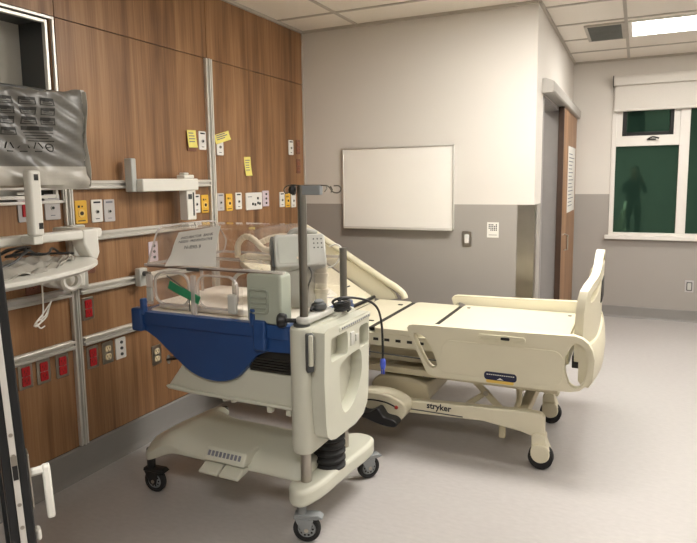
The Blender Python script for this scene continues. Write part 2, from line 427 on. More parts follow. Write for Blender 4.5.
f.build('vent_frame', TBAR, vt)
f = MB()
for k in range(26):
    yy = 5.415+k*.0208
    f.box(2.115, 2.365, yy, yy+.004, H-.02, H-.002, None)
f.build('louvres', mat('vent grey', (128, 130, 126), .6), vt)
MB().box(2.115, 2.365, 5.41, 5.955, H-.004, H-.001).build('duct_screen', mat('vent screen', (100, 102, 98), .8), vt)

# ------------------------------------------------------------------ headwall rails
def hrail(label, y0, y1, z):
    prof = [(0, z-.022), (.012, z-.022), (.012, z-.017), (.028, z-.022), (.032, z-.017), (.032, z-.008), (.018, z-.004), (.018, z+.004), (.032, z+.008), (.032, z+.017), (.028, z+.022), (.012, z+.017), (.012, z+.022), (0, z+.022)]
    o = MB().prism([(a, y0, c) for a, c in prof], (0, y1-y0, 0)).build('equipment_rail', ALU, angle=20)
    return tag(o, label, 'rail', 'horizontal rails on the wood wall')
hrail('highest horizontal rail on the wood wall, right of the first upright', 2.145, 3.205, 1.494)
hrail('highest horizontal rail on the wood wall, left of the first upright behind the wrapped monitor', .7, 2.085, 1.494)
hrail('second highest horizontal rail, crossing behind the top of the incubator hood', 2.145, 3.205, 1.232)
hrail('third horizontal rail, ending in a bracket beside the incubator hood', 2.145, 3.205, .966)
hrail('third horizontal rail, left of the first upright under the keyboard tray', .7, 2.085, .966)
hrail('lowest horizontal rail, running from the first upright behind the blue tub', 2.145, 3.205, .702)
hrail('lowest horizontal rail, left of the first upright above three red outlets', .7, 2.085, .702)
def vrail(label, y, z0, z1, wd=.046):
    a = wd/2
    prof = [(0, y-a), (.02, y-a), (.02, y-a*.62), (.012, y-a*.5), (.012, y-a*.18), (.026, y-a*.12), (.026, y+a*.12), (.012, y+a*.18), (.012, y+a*.5), (.02, y+a*.62), (.02, y+a), (0, y+a)]
    o = MB().zprism(prof, z0, z1).build('upright_rail', ALU_V, angle=20)
    return tag(o, label, 'rail', 'upright rails on the wood wall')
vrail('short upright rail on the wood wall nearest the camera, ending at the skirting', 2.113, .17, 1.52)
vrail('tall upright rail on the wood wall behind the incubator', 3.243, .17, 2.284, .062)
cl = thing('rail_bracket', 'clear and grey clamp bracket on the third rail beside the hood', 'bracket', (.03, 2.53, .97))
MB().box(.03, .07, 2.50, 2.56, .93, 1.03).build('clamp_block', LGREY, cl, bevel=.006)
MB().cyl((.07, 2.53, 1.0), (.11, 2.53, 1.0), .014).build('clamp_screw', DGREY, cl)

# ------------------------------------------------------------------ wall plates on the wood wall
def wplate(kind, y, z, label, tilt=0, wd=.072, ht=.117):
    names = dict(red=('power_outlet', 'outlet'), ivory=('power_outlet', 'outlet'), white=('wall_plate', 'wall plate'), grey=('wall_plate', 'wall plate'),
                 yellow=('gas_outlet', 'gas outlet'), double=('wall_plate', 'wall plate'), whitered=('wall_plate', 'wall plate'), metal=('power_outlet', 'outlet'), tri=('wall_plate', 'wall plate'))
    n, c = names[kind]
    t = thing(n, label, c, (0, y, z), 'wall plates on the wood wall')
    pm = dict(red=STEEL, ivory=STEEL, white=OUTLW, grey=OUTLG, yellow=YELLOW, double=OUTLW, whitered=OUTLG, metal=mat('brown outlet plate', (128, 84, 66), .45), tri=mat('lilac plate', (204, 190, 200), .45))[kind]
    hw, hh = wd/2, ht/2
    MB().xprism([(y+a, z+q) for a, q in rrect(-hw, hw, -hh, hh, .006, 3)], 0, .007).build('cover_plate', pm, t, bevel=.002)
    def disc(yy, zz, r, d=.004): return MB().cyl((.007, yy, zz), (.007+d, yy, zz), r, n=14)
    if kind in ('red', 'ivory', 'metal'):
        im = {'red': RED, 'ivory': IVORY, 'metal': mat('brown outlet face', (150, 96, 74), .45)}[kind]
        for s_ in (-1, 1):
            if kind == 'red': m_ = MB().xprism([(y+a, z+q) for a, q in rrect(-.021, .021, .001 if s_ > 0 else -.045, .045 if s_ > 0 else -.001, .005, 3)], .004, .011)
            else: m_ = MB().xprism([(y+a, z+q) for a, q in rrect(-.02, .02, .006 if s_ > 0 else -.038, .038 if s_ > 0 else -.006, .012, 4)], .004, .011)
            f_ = m_.build('socket_face', im, t, bevel=.0015)
            k_ = MB()
            zz = z+s_*.022
            k_.box(.0108, .0114, y-.010, y-.007, zz-.002, zz+.009).box(.0108, .0114, y+.007, y+.010, zz-.002, zz+.009).cyl((.0108, y, zz-.009), (.0114, y, zz-.009), .003, n=8)
            hang(k_.build('slots', BLACK), f_)
        disc(y, z, .003, .005).build('screw', CHROME, t)
    elif kind == 'yellow':
        disc(y, z-.006, .021, .003).build('gas_ring', mat('pale yellow ring', (236, 200, 110), .4), t)
        disc(y, z-.006, .010, .006).build('gas_port', mat('gas port dark', (60, 44, 30), .5), t)
        for bx in ((y-.02, y-.008, z+.022, z+.034), (y+.002, y+.01, z+.024, z+.032), (y-.022, y+.022, z-.046, z-.041)): MB().box(.007, .0078, *bx).build('lettering', INK, t)
    elif kind in ('white', 'grey'):
        disc(y, z-.004, .011, .004).build('port_ring', LGREY, t)
        disc(y, z-.004, .007, .006).build('port', BLACK, t)
        for bx in ((y-.022, y+.022, z+.040, z+.049), (y-.012, y+.012, z-.042, z-.038)): MB().box(.007, .0078, *bx).build('lettering', INK if kind == 'white' else INKG, t)
    elif kind == 'tri':
        k_ = MB()
        for d in (-.033, 0, .033): k_.cyl((.007, y+.004, z+d), (.012, y+.004, z+d), .0085, n=12)
        k_.build('ports', DGREY, t)
    elif kind == 'double':
        k_ = MB()
        for d, e in ((-.02, -.02), (.01, -.025), (.045, -.015), (.045, .02), (.07, -.02)): k_.box(.007, .012, y+d-.008, y+d+.008, z+e-.009, z+e+.009)
        k_.build('jacks', DGREY, t)
        MB().box(.007, .0078, y-.08, y-.03, z+.03, z+.035).build('lettering', INKG, t)
    elif kind == 'whitered':
        MB().box(.007, .013, y-.017, y+.019, z-.035, z+.036).build('call_button', RED, t, bevel=.003)
        MB().box(.007, .0085, y-.035, y+.005, z+.066, z+.08).build('label_strip', PAPER, t)
    return t
ROW = 1.362
wplate('whitered', 1.88, 1.387, 'grey wall plate with a red call button, behind the white monitor post')
wplate('grey', 2.025, 1.391, 'grey wall plate with a large dark port, just right of the white monitor post', wd=.085, ht=.122)
wplate('yellow', 2.19, 1.358, 'yellow gas outlet plate right of the nearest upright rail')
wplate('white', 2.29, 1.359, 'white wall plate between a yellow and a grey plate, right of the nearest upright')
wplate('grey', 2.372, 1.357, 'grey wall plate, last of the three right of the nearest upright')
wplate('white', 3.08, 1.365, 'white wall plate left of the tall upright, partly behind the white arm bracket')
wplate('yellow', 3.165, 1.36, 'yellow gas outlet plate just left of the tall upright rail')
wplate('grey', 3.33, 1.366, 'pale grey wall plate just right of the tall upright rail')
wplate('yellow', 3.425, 1.36, 'yellow gas outlet plate, second plate right of the tall upright')
wplate('white', 3.535, 1.366, 'narrow white wall plate between yellow outlet and the wide double plate')
wplate('double', 3.725, 1.358, 'wide white double plate with several dark jacks on the wood wall', wd=.205, ht=.124)
wplate('tri', 3.88, 1.372, 'lilac grey wall plate joined to the right end of the wide double plate', wd=.085)
wplate('white', 4.115, 1.356, 'white wall plate left of the farthest yellow outlet, near the corner')
wplate('yellow', 4.2, 1.35, 'yellow gas outlet plate farthest away, near the corner behind the pole')
wplate('white', 4.29, 1.345, 'white wall plate at the far end of the lower row, behind the pole top')
wplate('metal', 3.06, 1.752, 'dark outlet plate half covered by a yellow sticky note, left of the tall upright', wd=.085)
wplate('white', 3.165, 1.764, 'white wall plate high up, touching the left side of the tall upright')
wplate('white', 3.345, 1.735, 'white wall plate high up under the slanting sticky note')
wplate('white', 4.27, 1.767, 'white wall plate high up near the corner of the wood wall')
wplate('metal', 4.385, 1.776, 'upper brown outlet close to the corner of the wood wall', wd=.06)
wplate('metal', 4.385, 1.62, 'lower brown outlet close to the corner of the wood wall', wd=.06)
wplate('metal', 2.22, 1.101, 'brown outlet below the end of the white keyboard arm')
wplate('metal', 1.89, 1.05, 'brown outlet half hidden beneath the keyboard tray')
wplate('tri', 2.68, 1.104, 'lilac wall plate with three dark ports seen through the clear hood')
wplate('red', 2.195, .864, 'red power outlet between the two lower rails, right of the upright')
wplate('red', 1.82, .617, 'red power outlet under the lowest rail, leftmost beside the door frame')
wplate('red', 1.915, .614, 'red power outlet under the lowest rail, middle of the three left of the upright')
wplate('red', 2.02, .612, 'red power outlet under the lowest rail, just left of the upright')
wplate('red', 2.205, .604, 'red power outlet under the lowest rail, just right of the upright')
wplate('ivory', 2.305, .602, 'ivory power outlet under the lowest rail between red outlet and white plate')
wplate('tri', 2.395, .603, 'white wall plate with dark ports under the lowest rail, left of the blue tub').children[0].data.materials[0] = OUTLW
wplate('ivory', 2.665, .492, 'ivory power outlet low on the wood wall below the blue tub')
def sticky(label, y0, y1, z0, z1, rot, lines, x=.0115):
    t = thing('sticky_note', label, 'sticky note', (.012, (y0+y1)/2, (z0+z1)/2), 'yellow sticky notes on the wood wall')
    cy, cz = (y0+y1)/2, (z0+z1)/2
    mt = Matrix.Translation((0, cy, cz)) @ Matrix.Rotation(R(rot), 4, 'X')
    w2, h2 = (y1-y0)/2, (z1-z0)/2
    MB().grid(lambda u, v: (x+.010*(1-v)**2, -w2+2*w2*u, -h2+2*h2*v), 4, 8, (.0006, 0, 0)).build('sheet', NOTE, t, xf=mt)
    q = MB()
    for k in range(lines): q.box(x+.0008+.012*(.2+.6*k/lines)**2, x+.0016+.012*(.2+.6*k/lines)**2, -w2*.7, w2*random.uniform(.3, .7), h2*.6-k*h2*1.3/lines, h2*.6-k*h2*1.3/lines+.006)
    q.build('writing', INKG, t, xf=mt)
sticky('yellow sticky note over the dark outlet left of the tall upright', 3.012, 3.095, 1.715, 1.822, 2, 4, .0112)
sticky('slanting yellow sticky note right of the tall upright, above a white plate', 3.28, 3.45, 1.765, 1.825, 14, 3, .0072)
sticky('narrow yellow sticky note alone on the wood panel above the wide double plate', 3.625, 3.705, 1.542, 1.675, 2, 5, -.0004)

# ------------------------------------------------------------------ back wall fittings
wb = thing('whiteboard', 'blank whiteboard in a thin metal frame on the grey back wall', 'whiteboard', (.82, YB, 1.435))
bx0, bx1, bz0, bz1 = .363, 1.288, 1.115, 1.757
f = MB()
for x0, x1, z0, z1 in ((bx0, bx1, bz1-.011, bz1), (bx0, bx0+.011, bz0, bz1), (bx1-.011, bx1, bz0, bz1), (bx0, bx1, bz0, bz0+.014)): f.box(x0, x1, YB-.022, YB, z0, z1)
f.build('frame', ALU, wb, bevel=.002)
MB().box(bx0+.01, bx1-.01, YB-.014, YB-.004, bz0+.01, bz1-.01).build('writing_surface', WBOARD, wb)
MB().box(bx0+.02, bx1-.01, YB-.05, YB-.02, bz0-.004, bz0+.006).build('pen_ledge', ALU, wb, bevel=.002)
sw = thing('light_switch', 'white rocker light switch on the back wall right of the whiteboard', 'light switch', (1.387, YB, 1.052))
MB().yprism([(1.387+a, 1.052+c) for a, c in rrect(-.036, .036, -.058, .058, .006, 3)], YB-.007, YB).build('cover_plate', STEEL, sw, bevel=.002)
MB().box(1.37, 1.404, YB-.012, YB-.006, 1.02, 1.085).build('rocker', OUTLW, sw, bevel=.003)
wn = thing('wall_notice', 'small white printed notice on the back wall right of the switch', 'notice', (1.58, YB, 1.12))
MB().box(1.537, 1.622, YB-.003, YB, 1.067, 1.18).build('sheet', PAPER, wn)
q = MB()
for i in range(5):
    for k in range(4):
        if random.random() < .7: q.box(1.549+i*.013, 1.557+i*.013, YB-.0038, YB-.003, 1.118+k*.013, 1.127+k*.013)
q.box(1.55, 1.61, YB-.0038, YB-.003, 1.085, 1.088)
q.build('print_marks', INK, wn)
ol = thing('power_outlet', 'grey power outlet on the wall beneath the window', 'outlet', (3.05, YW, .375))
MB().yprism([(3.05+a, .375+c) for a, c in rrect(-.04, .04, -.062, .062, .006, 3)], YW-.007, YW).build('cover_plate', OUTLG, ol, bevel=.002)
MB().yprism([(3.05+a, .375+c) for a, c in rrect(-.026, .026, -.045, .045, .006, 3)], YW-.011, YW-.006).build('socket_face', DGREY, ol, bevel=.002)
MB().yprism([(3.05+a, .375+c) for a, c in rrect(-.018, .018, -.036, .036, .006, 3)], YW-.014, YW-.01).build('socket', LGREY, ol, bevel=.002)

# ------------------------------------------------------------------ hospital bed
YN, YFAR, YM = 3.08, 3.97, 3.525
bed = thing('hospital_bed', 'cream adjustable hospital bed without mattress, backrest raised, beneath the whiteboard', 'hospital bed', (1.3, YM, 0))
def deck(name, x0, x1, z0=.632, z1=.66, y0=3.14, y1=3.93, holes=()):
    fn = lambda a, c, d: V((a, c, d))
    return MB().plate(rrect(x0, x1, y0, y1, .03, 4), list(holes), fn, z0, z1).build(name, CREAM, bed, bevel=.006)
deck('seat_panel', .905, 1.155)
deck('thigh_panel', 1.190, 1.487)
deck('foot_panel', 1.523, 2.235, z1=.665)
MB().box(.9, 2.2, 3.2, 3.87, .585, .60).build('gap_shade_pan', mat('gap shade brown grey', (62, 56, 45), .6), bed)  # dark sheet added below so the deck gaps look shaded
for x, y in ((2.19, 3.84), (2.19, 3.22), (1.57, 3.84)): MB().cyl((x, y, .66), (x, y, .6675), .012, n=12).build('deck_bolt', DARK, bed)
MB().box(1.10, 1.13, 3.78, 3.80, .66, .664).box(1.10, 1.13, 3.28, 3.30, .66, .664).build('strap_slots', DARK, bed)
# raised backrest
B0, B1 = V((.885, 0, .655)), V((.27, 0, 1.012))
bd = (B1-B0).normalized(); bn = V((-bd.z, 0, bd.x)); bn = bn if bn.z > 0 else -bn
BL = (B1-B0).length
def bk(s, y, h): return B0+bd*s+bn*h+V((0, y, 0))
MB().plate(rrect(0, BL, 3.14, 3.93, .05, 5), [], lambda a, c, d: bk(a, c, d), -.03, 0).build('backrest', CREAM, bed, bevel=.008)
MB().plate(rrect(.10, BL-.08, 3.22, 3.85, .04, 5), [], lambda a, c, d: bk(a, c, d), 0, .006).build('backrest_inlay', CREAM, bed, bevel=.004)
st_ = MB().plate(rrect(.16, .40, 3.33, 3.58, .006, 2), [], lambda a, c, d: bk(a, c, d), .006, .0075).build('instruction_sticker', PAPER, bed, label='white instruction sticker with fine print')
q = MB()
for i, l in enumerate((.16, .1, .2, .13, .18, .12)):
    q.plate([(.19+i*.033, 3.35), (.196+i*.033, 3.35), (.196+i*.033, 3.35+l), (.19+i*.033, 3.35+l)], [], lambda a, c, d: bk(a, c, d), .0075, .008)
hang(q.build('fine_print', INKG, st_), st_)
MB().plate([(.19, 3.74), (.20, 3.74), (.20, 3.83), (.19, 3.83)], [], lambda a, c, d: bk(a, c, d), .006, .008).build('small_lettering', INK, bed)
rod = MB()
rod.tube([bk(.02, 3.16, .016), bk(.02, 3.90, .016)], .012, 8)
rod.build('hinge_gap_shade', BLACK, bed)  # black rod stands for the shaded gap between backrest and seat
for x0, x1 in ((1.155, 1.19), (1.487, 1.523)): MB().box(x0-.004, x1+.004, 3.16, 3.915, .64, .656).build('deck_gap_shade', DARK, bed)  # dark strips imitate the shade inside the open panel gaps
# frame under the deck
f = MB()
for y0 in (3.14, 3.89): f.box(.16, 2.24, y0, y0+.04, .555, .632)
f.box(.16, .22, 3.18, 3.89, .555, .632).box(2.19, 2.25, 3.18, 3.89, .555, .632).box(1.17, 1.21, 3.18, 3.89, .56, .632)
f.build('deck_frame', CREAM, bed, bevel=.006)
q = MB()
for i in range(9): q.box(.92+i*.068, .95+i*.068, 3.136, 3.141, .588, .603)
q.build('frame_slots', DARK, bed)
MB().tube([(.2, 3.125, .53), (1.0, 3.12, .525), (1.6, 3.12, .515), (2.2, 3.125, .53)], .004, 6, smooth=4).build('brake_wire', DGREY, bed)
f = MB()
for y0 in (3.20, 3.82): f.box(.75, 2.2, y0, y0+.05, .385, .425)
f.box(.9, .95, 3.25, 3.82, .385, .425).box(2.1, 2.15, 3.25, 3.82, .385, .425).box(1.1, 1.6, 3.3, 3.75, .43, .52)
f.build('lift_frame', CREAM_D, bed, bevel=.006)
# side rails at the foot section
outer = [(1.425, .700), (1.432, .672), (1.452, .63), (1.504, .532), (1.530, .475), (1.546, .455), (1.575, .446), (1.606, .444), (1.796, .447), (2.003, .448), (2.15, .450), (2.27, .455), (2.315, .468), (2.352, .505), (2.373, .560), (2.377, .625), (2.366, .672), (2.348, .704), (2.320, .726), (2.285, .736), (2.1, .732), (1.8, .725), (1.5, .722), (1.455, .720), (1.435, .714)]
hl = smooth2([(1.462, .668), (1.515, .664), (1.556, .612), (1.588, .543), (1.594, .506), (1.572, .492), (1.540, .512), (1.500, .58)], 4)
hr = smooth2([(2.242, .575), (2.254, .655), (2.293, .703), (2.332, .675), (2.347, .605), (2.336, .525), (2.304, .478), (2.262, .498)], 4)
def side_rail(y, sgn):
    fn = lambda a, c, d: V((a, y+d*sgn, c))
    o = MB().plate(outer, [hl, hr], fn, -.022, .022).build('side_rail', CREAM, bed, bevel=.012, segs=3)
    ins = rrect(1.63, 2.235, .475, .655, .05, 6)
    ins = [(a+(.03 if a < 1.8 else 0)*(.655-c)/.18*-1+.0, c) for a, c in ins]
    hang(MB().plate(ins, [], fn, -.027, -.02).build('rail_inlay', CREAM, o, bevel=.003), o)
    sl = rrect(1.815, 2.055, .672, .706, .016, 6)
    hang(MB().plate(sl, [rrect(1.825, 2.045, .679, .699, .01, 5)], fn, -.030, -.02).build('release_handle', CREAM, o, bevel=.003), o)
    hang(MB().plate(rrect(1.93, 1.975, .682, .696, .005, 3), [], fn, -.0245, -.0215).build('release_latch', BLACK, o), o)
    hang(MB().plate(rrect(1.85, 2.015, .470, .512, .016, 5), [], fn, -.0295, -.026).build('navy_label', NAVY, o), o)
    q = MB().plate([(1.915, .474), (1.95, .474), (1.9325, .484)], [], fn, -.0305, -.029)
    for i in range(13):
        q.plate([(1.863+i*.011, .496), (1.871+i*.011, .496), (1.871+i*.011, .5), (1.863+i*.011, .5)], [], fn, -.0303, -.029)
    hang(q.build('label_print', PAPER, o), o)
    hang(MB().plate(rrect(1.86, 2.0, .452, .470, .006, 3), [], fn, -.0235, -.0215).build('yellow_strip', GOLD, o), o)
    for x in (1.75, 2.1):
        hang(MB().box(x-.03, x+.03, min(y+.022*sgn, y+.07*sgn), max(y+.022*sgn, y+.07*sgn), .5, .56).build('rail_arm', CREAM_D, o, bevel=.004), o)
    return o
side_rail(YN, 1); side_rail(YFAR, -1)
# far head rail along the raised backrest
ys = 3.985
hp = [(1.075, .665), (1.06, .70), (1.0, .745), (.9, .80), (.6, .975), (.33, 1.13), (.27, 1.15), (.22, 1.12), (.25, 1.07)]
o = MB().tube([(x, ys, z) for x, z in hp], .024, 12, smooth=6).build('head_rail', CREAM, bed)
pl = [(1.02, .66), (1.0, .70), (.9, .775), (.6, .95), (.34, 1.10), (.28, 1.08), (.3, 1.0), (.8, .68), (.9, .64)]
hang(MB().yprism(pl, ys-.012, ys+.012).build('head_rail_panel', CREAM, o, bevel=.004), o)
# footboard: bowed shell with two grip holes
def fb_x(y, z):
    t = (y-YM)/.41
    return 2.350-.055*abs(t)**4+.03*max(0, z-.62)
fb_out = [(-.46, .60), (-.475, .70), (-.475, .84), (-.468, .90), (-.45, .945), (-.41, .975), (-.36, .992), (-.30, 1.005), (-.24, 1.025), (-.19, 1.055), (-.14, 1.085), (-.08, 1.105), (0, 1.112)]
fb_out = fb_out+[(-a, c) for a, c in fb_out[-2::-1]]
fb_out = [(a*.87+YM, c) for a, c in fb_out]
gh = smooth2([(-.41, .885), (-.31, .91), (-.22, .95), (-.235, .985), (-.32, .955), (-.405, .93)], 4)
gt = smooth2([(-.10, 1.04), (0, 1.045), (.10, 1.04), (.07, 1.075), (0, 1.083), (-.07, 1.075)], 4)
holes = [[(a*.87+YM, c) for a, c in gh], [(YM-a*.87, c) for a, c in gh], [(a+YM, c) for a, c in gt]]
mb = MB().plate(fb_out, holes, lambda a, c, d: V((a, c, d)), -.02, .02)
for k in range(1, 24):
    yy = YM-.41+.82*k/24
    bmesh.ops.bisect_plane(mb.bm, geom=mb.bm.verts[:]+mb.bm.edges[:]+mb.bm.faces[:], plane_co=(yy, 0, 0), plane_no=(1, 0, 0))
for v in mb.bm.verts:
    y, z, d = v.co
    v.co = V((fb_x(y, z)+d, y, z))
fbd = mb.build('footboard', CREAM, bed, bevel=.008, segs=2, angle=40)
bump_ = MB()
bp = [(-.48+.96*i/16) for i in range(17)]
fr_ = lambda u: 2.350-.03*abs(u)**2.4
def bring(t, zs):
    y = YM+.41*t; x = fr_(t)
    return [V((x+a, y, z)) for a, z in zs]
sec = [(-.02, .50), (.0, .47), (.03, .47), (.046, .50), (.052, .58), (.046, .66), (.035, .685), (-.01, .685), (-.02, .66)]
bump_.rings([bring(-1+2*i/16, sec) for i in range(17)])
bump_.build('foot_bumper', CREAM, bed, bevel=0)
MB().box(2.366, 2.384, 3.42, 3.62, .84, .96).build('footboard_control', BLACK, bed, bevel=.006)
MB().box(2.275, 2.30, 3.16, 3.89, .58, .66).build('footboard_socket', CREAM, bed, bevel=.004)
cb = MB().box(2.262, 2.335, 3.2, 3.3, .535, .60).build('connector_box', BLACK, bed, bevel=.004)
hang(MB().box(2.285, 2.315, 3.194, 3.2, .575, .592).build('connector_label', PAPER, cb), cb)
# base
bprof = [(.70, .20), (.72, .262), (.9, .268), (1.42, .262), (1.70, .277), (1.9, .286), (2.05, .296), (2.125, .292), (2.145, .27), (2.145, .175), (2.138, .161), (2.10, .164), (2.031, .182), (1.831, .208), (1.42, .190), (.9, .19), (.71, .19)]
for y0 in (3.13, 3.80):
    o = MB().yprism(bprof, y0, y0+.055).build('base_beam', CREAM, bed, bevel=.010, segs=3)
    if y0 < 3.5:
        hang(MB().box(1.42, 1.72, y0-.004, y0+.002, .212, .217).build('beam_groove', DGREY, o), o)
        hang(text('lettering', 'stryker', .048, basis((1.585, y0-.001, .248), (1, 0, -.02), (0, 0, 1)), INK, o, bold=.0012), o)
for x in (.74, 1.2, 1.98): MB().box(x, x+.06, 3.185, 3.8, .2, .255).build('cross_member', CREAM_D, bed, bevel=.006)
# motor covers and pedals at the near side
mp = smooth2([(1.10, .17), (1.10, .25), (1.13, .295), (1.197, .318), (1.30, .318), (1.38, .297), (1.425, .262), (1.418, .20), (1.36, .165), (1.22, .155)], 4)
mc = MB().yprism(mp, 3.03, 3.15).build('pedal_cover', CREAM, bed, bevel=.012, segs=3)
q = MB()
arc = [(1.17, .262), (1.21, .272), (1.26, .274), (1.32, .268), (1.375, .25)]
q.tube([(x, 3.029, z) for x, z in arc], .0045, 6, smooth=4).ball((1.175, 3.03, .262), .011).m(1).ball((1.372, 3.03, .25), .011)
hang(q.build('pedal_marking', [BLACK, mat('red marking', (150, 40, 34), .5)], mc), mc)
pp = smooth2([(a-.02, c+.02) for a, c in [(1.115, .235), (1.15, .25), (1.185, .235), (1.215, .205), (1.255, .205), (1.285, .222), (1.31, .235), (1.33, .215), (1.35, .192), (1.40, .185), (1.422, .165), (1.405, .145), (1.34, .145), (1.25, .165), (1.17, .185), (1.12, .205)]], 4)
MB().yprism(pp, 2.955, 3.03).build('brake_pedal', BLACK, bed, bevel=.010, segs=3)
up = [(1.135, .22), (1.14, .30), (1.165, .338), (1.23, .360), (1.357, .36), (1.43, .348), (1.49, .33), (1.50, .25), (1.48, .22)]
uc = MB().yprism(up, 3.22, 3.70).build('motor_cover', CREAM_D, bed, bevel=.015, segs=3)
hang(MB().cyl((1.27, 3.30, .355), (1.27, 3.30, .363), .012, n=10).cyl((1.33, 3.30, .355), (1.33, 3.30, .362), .006, n=8).build('cover_bolt', DARK, uc), uc)
MB().box(1.45, 1.53, 3.25, 3.33, .365, .40).build('actuator', BLACK, bed, bevel=.004)
# scissor lift
def bar(mb, a, b_, w, y0, y1):
    a, b_ = V((a[0], 0, a[1])), V((b_[0], 0, b_[1])); d = (b_-a).normalized(); n = V((-d.z, 0, d.x))*w/2
    lp = [a-n, b_-n, b_+n, a+n]
    mb.prism([(p.x, y0, p.z) for p in lp], (0, y1-y0, 0))
for y in (3.26, 3.76):
    s_ = MB(); bar(s_, (1.73, .40), (1.945, .19), .036, y, y+.016)
    o = s_.build('scissor_arm', CREAM_D, bed, bevel=.004)
    hang(MB().cyl((1.815, y-.006, .318), (1.815, y+.03, .318), .014, n=14).build('pivot', STEEL, o), o)
    s_ = MB(); bar(s_, (1.815, .318), (1.665, .195), .030, y+.018, y+.034)
    s_.build('scissor_arm', CREAM_D, bed, bevel=.004)
for y in (3.30, 3.74):
    MB().tube([(1.985, y, .39), (1.99, y, .33), (1.985, y, .27), (1.955, y, .2)], .016, 10, smooth=5).build('lift_link', CREAM_D, bed)
MB().box(1.90, 1.935, 3.2, 3.225, .10, .21).build('brake_lever', CREAM_D, bed, bevel=.006)
# hooded casters
def bed_caster(x, y, post):
    c_ = MB().lathe([(.0, -.025), (.046, -.025), (.058, -.012), (.058, .012), (.046, .025), (0, .025)], (x, y, .066), (0, 1, 0), 24)
    hood = [(x-.062, .085), (x-.05, .06), (x-.01, .035), (x+.035, .055), (x+.058, .09), (x+.05, .125), (x+.03, .15), (x+.02, .185), (x-.05, .185), (x-.055, .14)]
    K = .84
    hood = [(x+(a-x)*K, .012+(c-.012)*K if c < .15 else c) for a, c in hood]
    o = MB().yprism(smooth2(hood, 3), y-.038, y+.038).build('caster_hood', CREAM, bed, bevel=.01, segs=3)
    c_.bm.free()
    t_ = MB().lathe([(.025, -.024), (.051, -.024), (.061, -.015), (.064, 0), (.061, .015), (.051, .024), (.025, .024)], (x, y, .0645), (0, 1, 0), 32, True)
    t_.lathe([(.0, -.042), (.062, -.042), (.062, -.036), (.0, -.036)], (x, y, .0645), (0, 1, 0), 32)
    hang(t_.build('caster_wheel', RUBBER, o, bevel=.002), o)
    hang(MB().yprism(smooth2([(x-.049, .085), (x-.034, .05), (x, .037), (x+.034, .053), (x+.047, .088), (x+.03, .13), (x-.036, .13)], 3), y-.05, y-.03).build('wheel_cover', CREAM, o, bevel=.006), o)
    if post: hang(MB().box(x-.04, x+.022, y-.03, y+.03, .16, .30).build('caster_post', CREAM, o, bevel=.008), o)
bed_caster(2.13, 3.158, False); bed_caster(2.10, 3.80, True)
bed_caster(.78, 3.158, False); bed_caster(.78, 3.80, True)

# ------------------------------------------------------------------ incubator
Y0, Y1 = 2.08, 2.69
inc = thing('infant_incubator', 'wheeled infant incubator with blue tub and clear hood beside the wood wall', 'incubator', (.9, 2.42, 0))
# chassis: domed beam with an end bar on the left and a wider foot on the right
def plan(x):
    a = max(0, 1-max(0, x-.43)/.2); b_ = max(0, 1-max(0, 1.44-x)/.24)
    a = a*a*(3-2*a); b_ = b_*b_*(3-2*b_)
    return 2.075, 2.50+.25*max(a, b_*.6)
def chz(x, v):
    a = max(0, 1-(x-.43)/.22); b_ = max(0, 1-(1.44-x)/.2); a = a*a*(3-2*a); b_ = b_*b_*(3-2*b_)
    top = .315-.055*a-.075*b_
    hump = .03*math.exp(-((x-.58)/.1)**2)
    edge = min(v, 1-v)
    top += hump-.05*max(0, (.16-edge)/.16)**2-.035*max(0, v-.4)*(1-b_)
    bot = .252-.072*a-.05*b_
    return top, bot
def cfn(u, v):
    x = .43+.88*u; a, b_ = plan(x); e = 1.0
    if u < .06: e = 1-.12*((.06-u)/.06)**2
    if u > .94: e = 1-.10*((u-.94)/.06)**2
    m_ = (a+b_)/2
    return V((x, m_+(v-.5)*(b_-a)*e, chz(x, v)[0]))
MB().grid(cfn, 48, 16, lambda u, v: V((0, 0, min(-.012, chz(.43+.88*u, v)[1]-chz(.43+.88*u, v)[0])))).build('chassis', BEIGE, inc, bevel=.006, angle=50)
MB().tube([(.47, 2.70, .27), (.47, 2.70, .31), (.51, 2.70, .32), (.53, 2.70, .27)], .02, 10, smooth=4).build('chassis_hook', WHITE, inc)
ft = smooth2([(1.255, 2.12), (1.275, 2.04), (1.32, 2.005), (1.365, 2.03), (1.395, 2.14), (1.405, 2.30), (1.425, 2.50), (1.42, 2.60), (1.38, 2.64), (1.31, 2.64), (1.265, 2.58), (1.24, 2.35)], 4)
MB().zprism(ft, .178, .252).build('chassis_foot', BEIGE, inc, bevel=.018, segs=4)
pb = MB().prism([(.845, 2.06, .335), (.845, 2.035, .295), (.845, 2.035, .28), (.845, 2.16, .28), (.845, 2.16, .335)], (.21, 0, 0)).build('pedal_bracket', BEIGE, inc, bevel=.008, segs=3)
for i, x in enumerate((.84, .948)):
    hang(MB().prism([(x+.004, 1.995, .238), (x+.004, 1.99, .252), (x+.004, 2.04, .274), (x+.004, 2.08, .274), (x+.004, 2.08, .248)], (.10, 0, 0)).build('pedal', BEIGE, pb, bevel=.008, segs=3), pb)
q = MB()
for i in range(9):
    x = .862+i*.02
    q.prism([(x, 2.053, .324), (x, 2.041, .305), (x+.011, 2.041, .305), (x+.011, 2.053, .324)], (0, -.003, .0022))
hang(q.build('pedal_symbols', INKG, pb), pb)
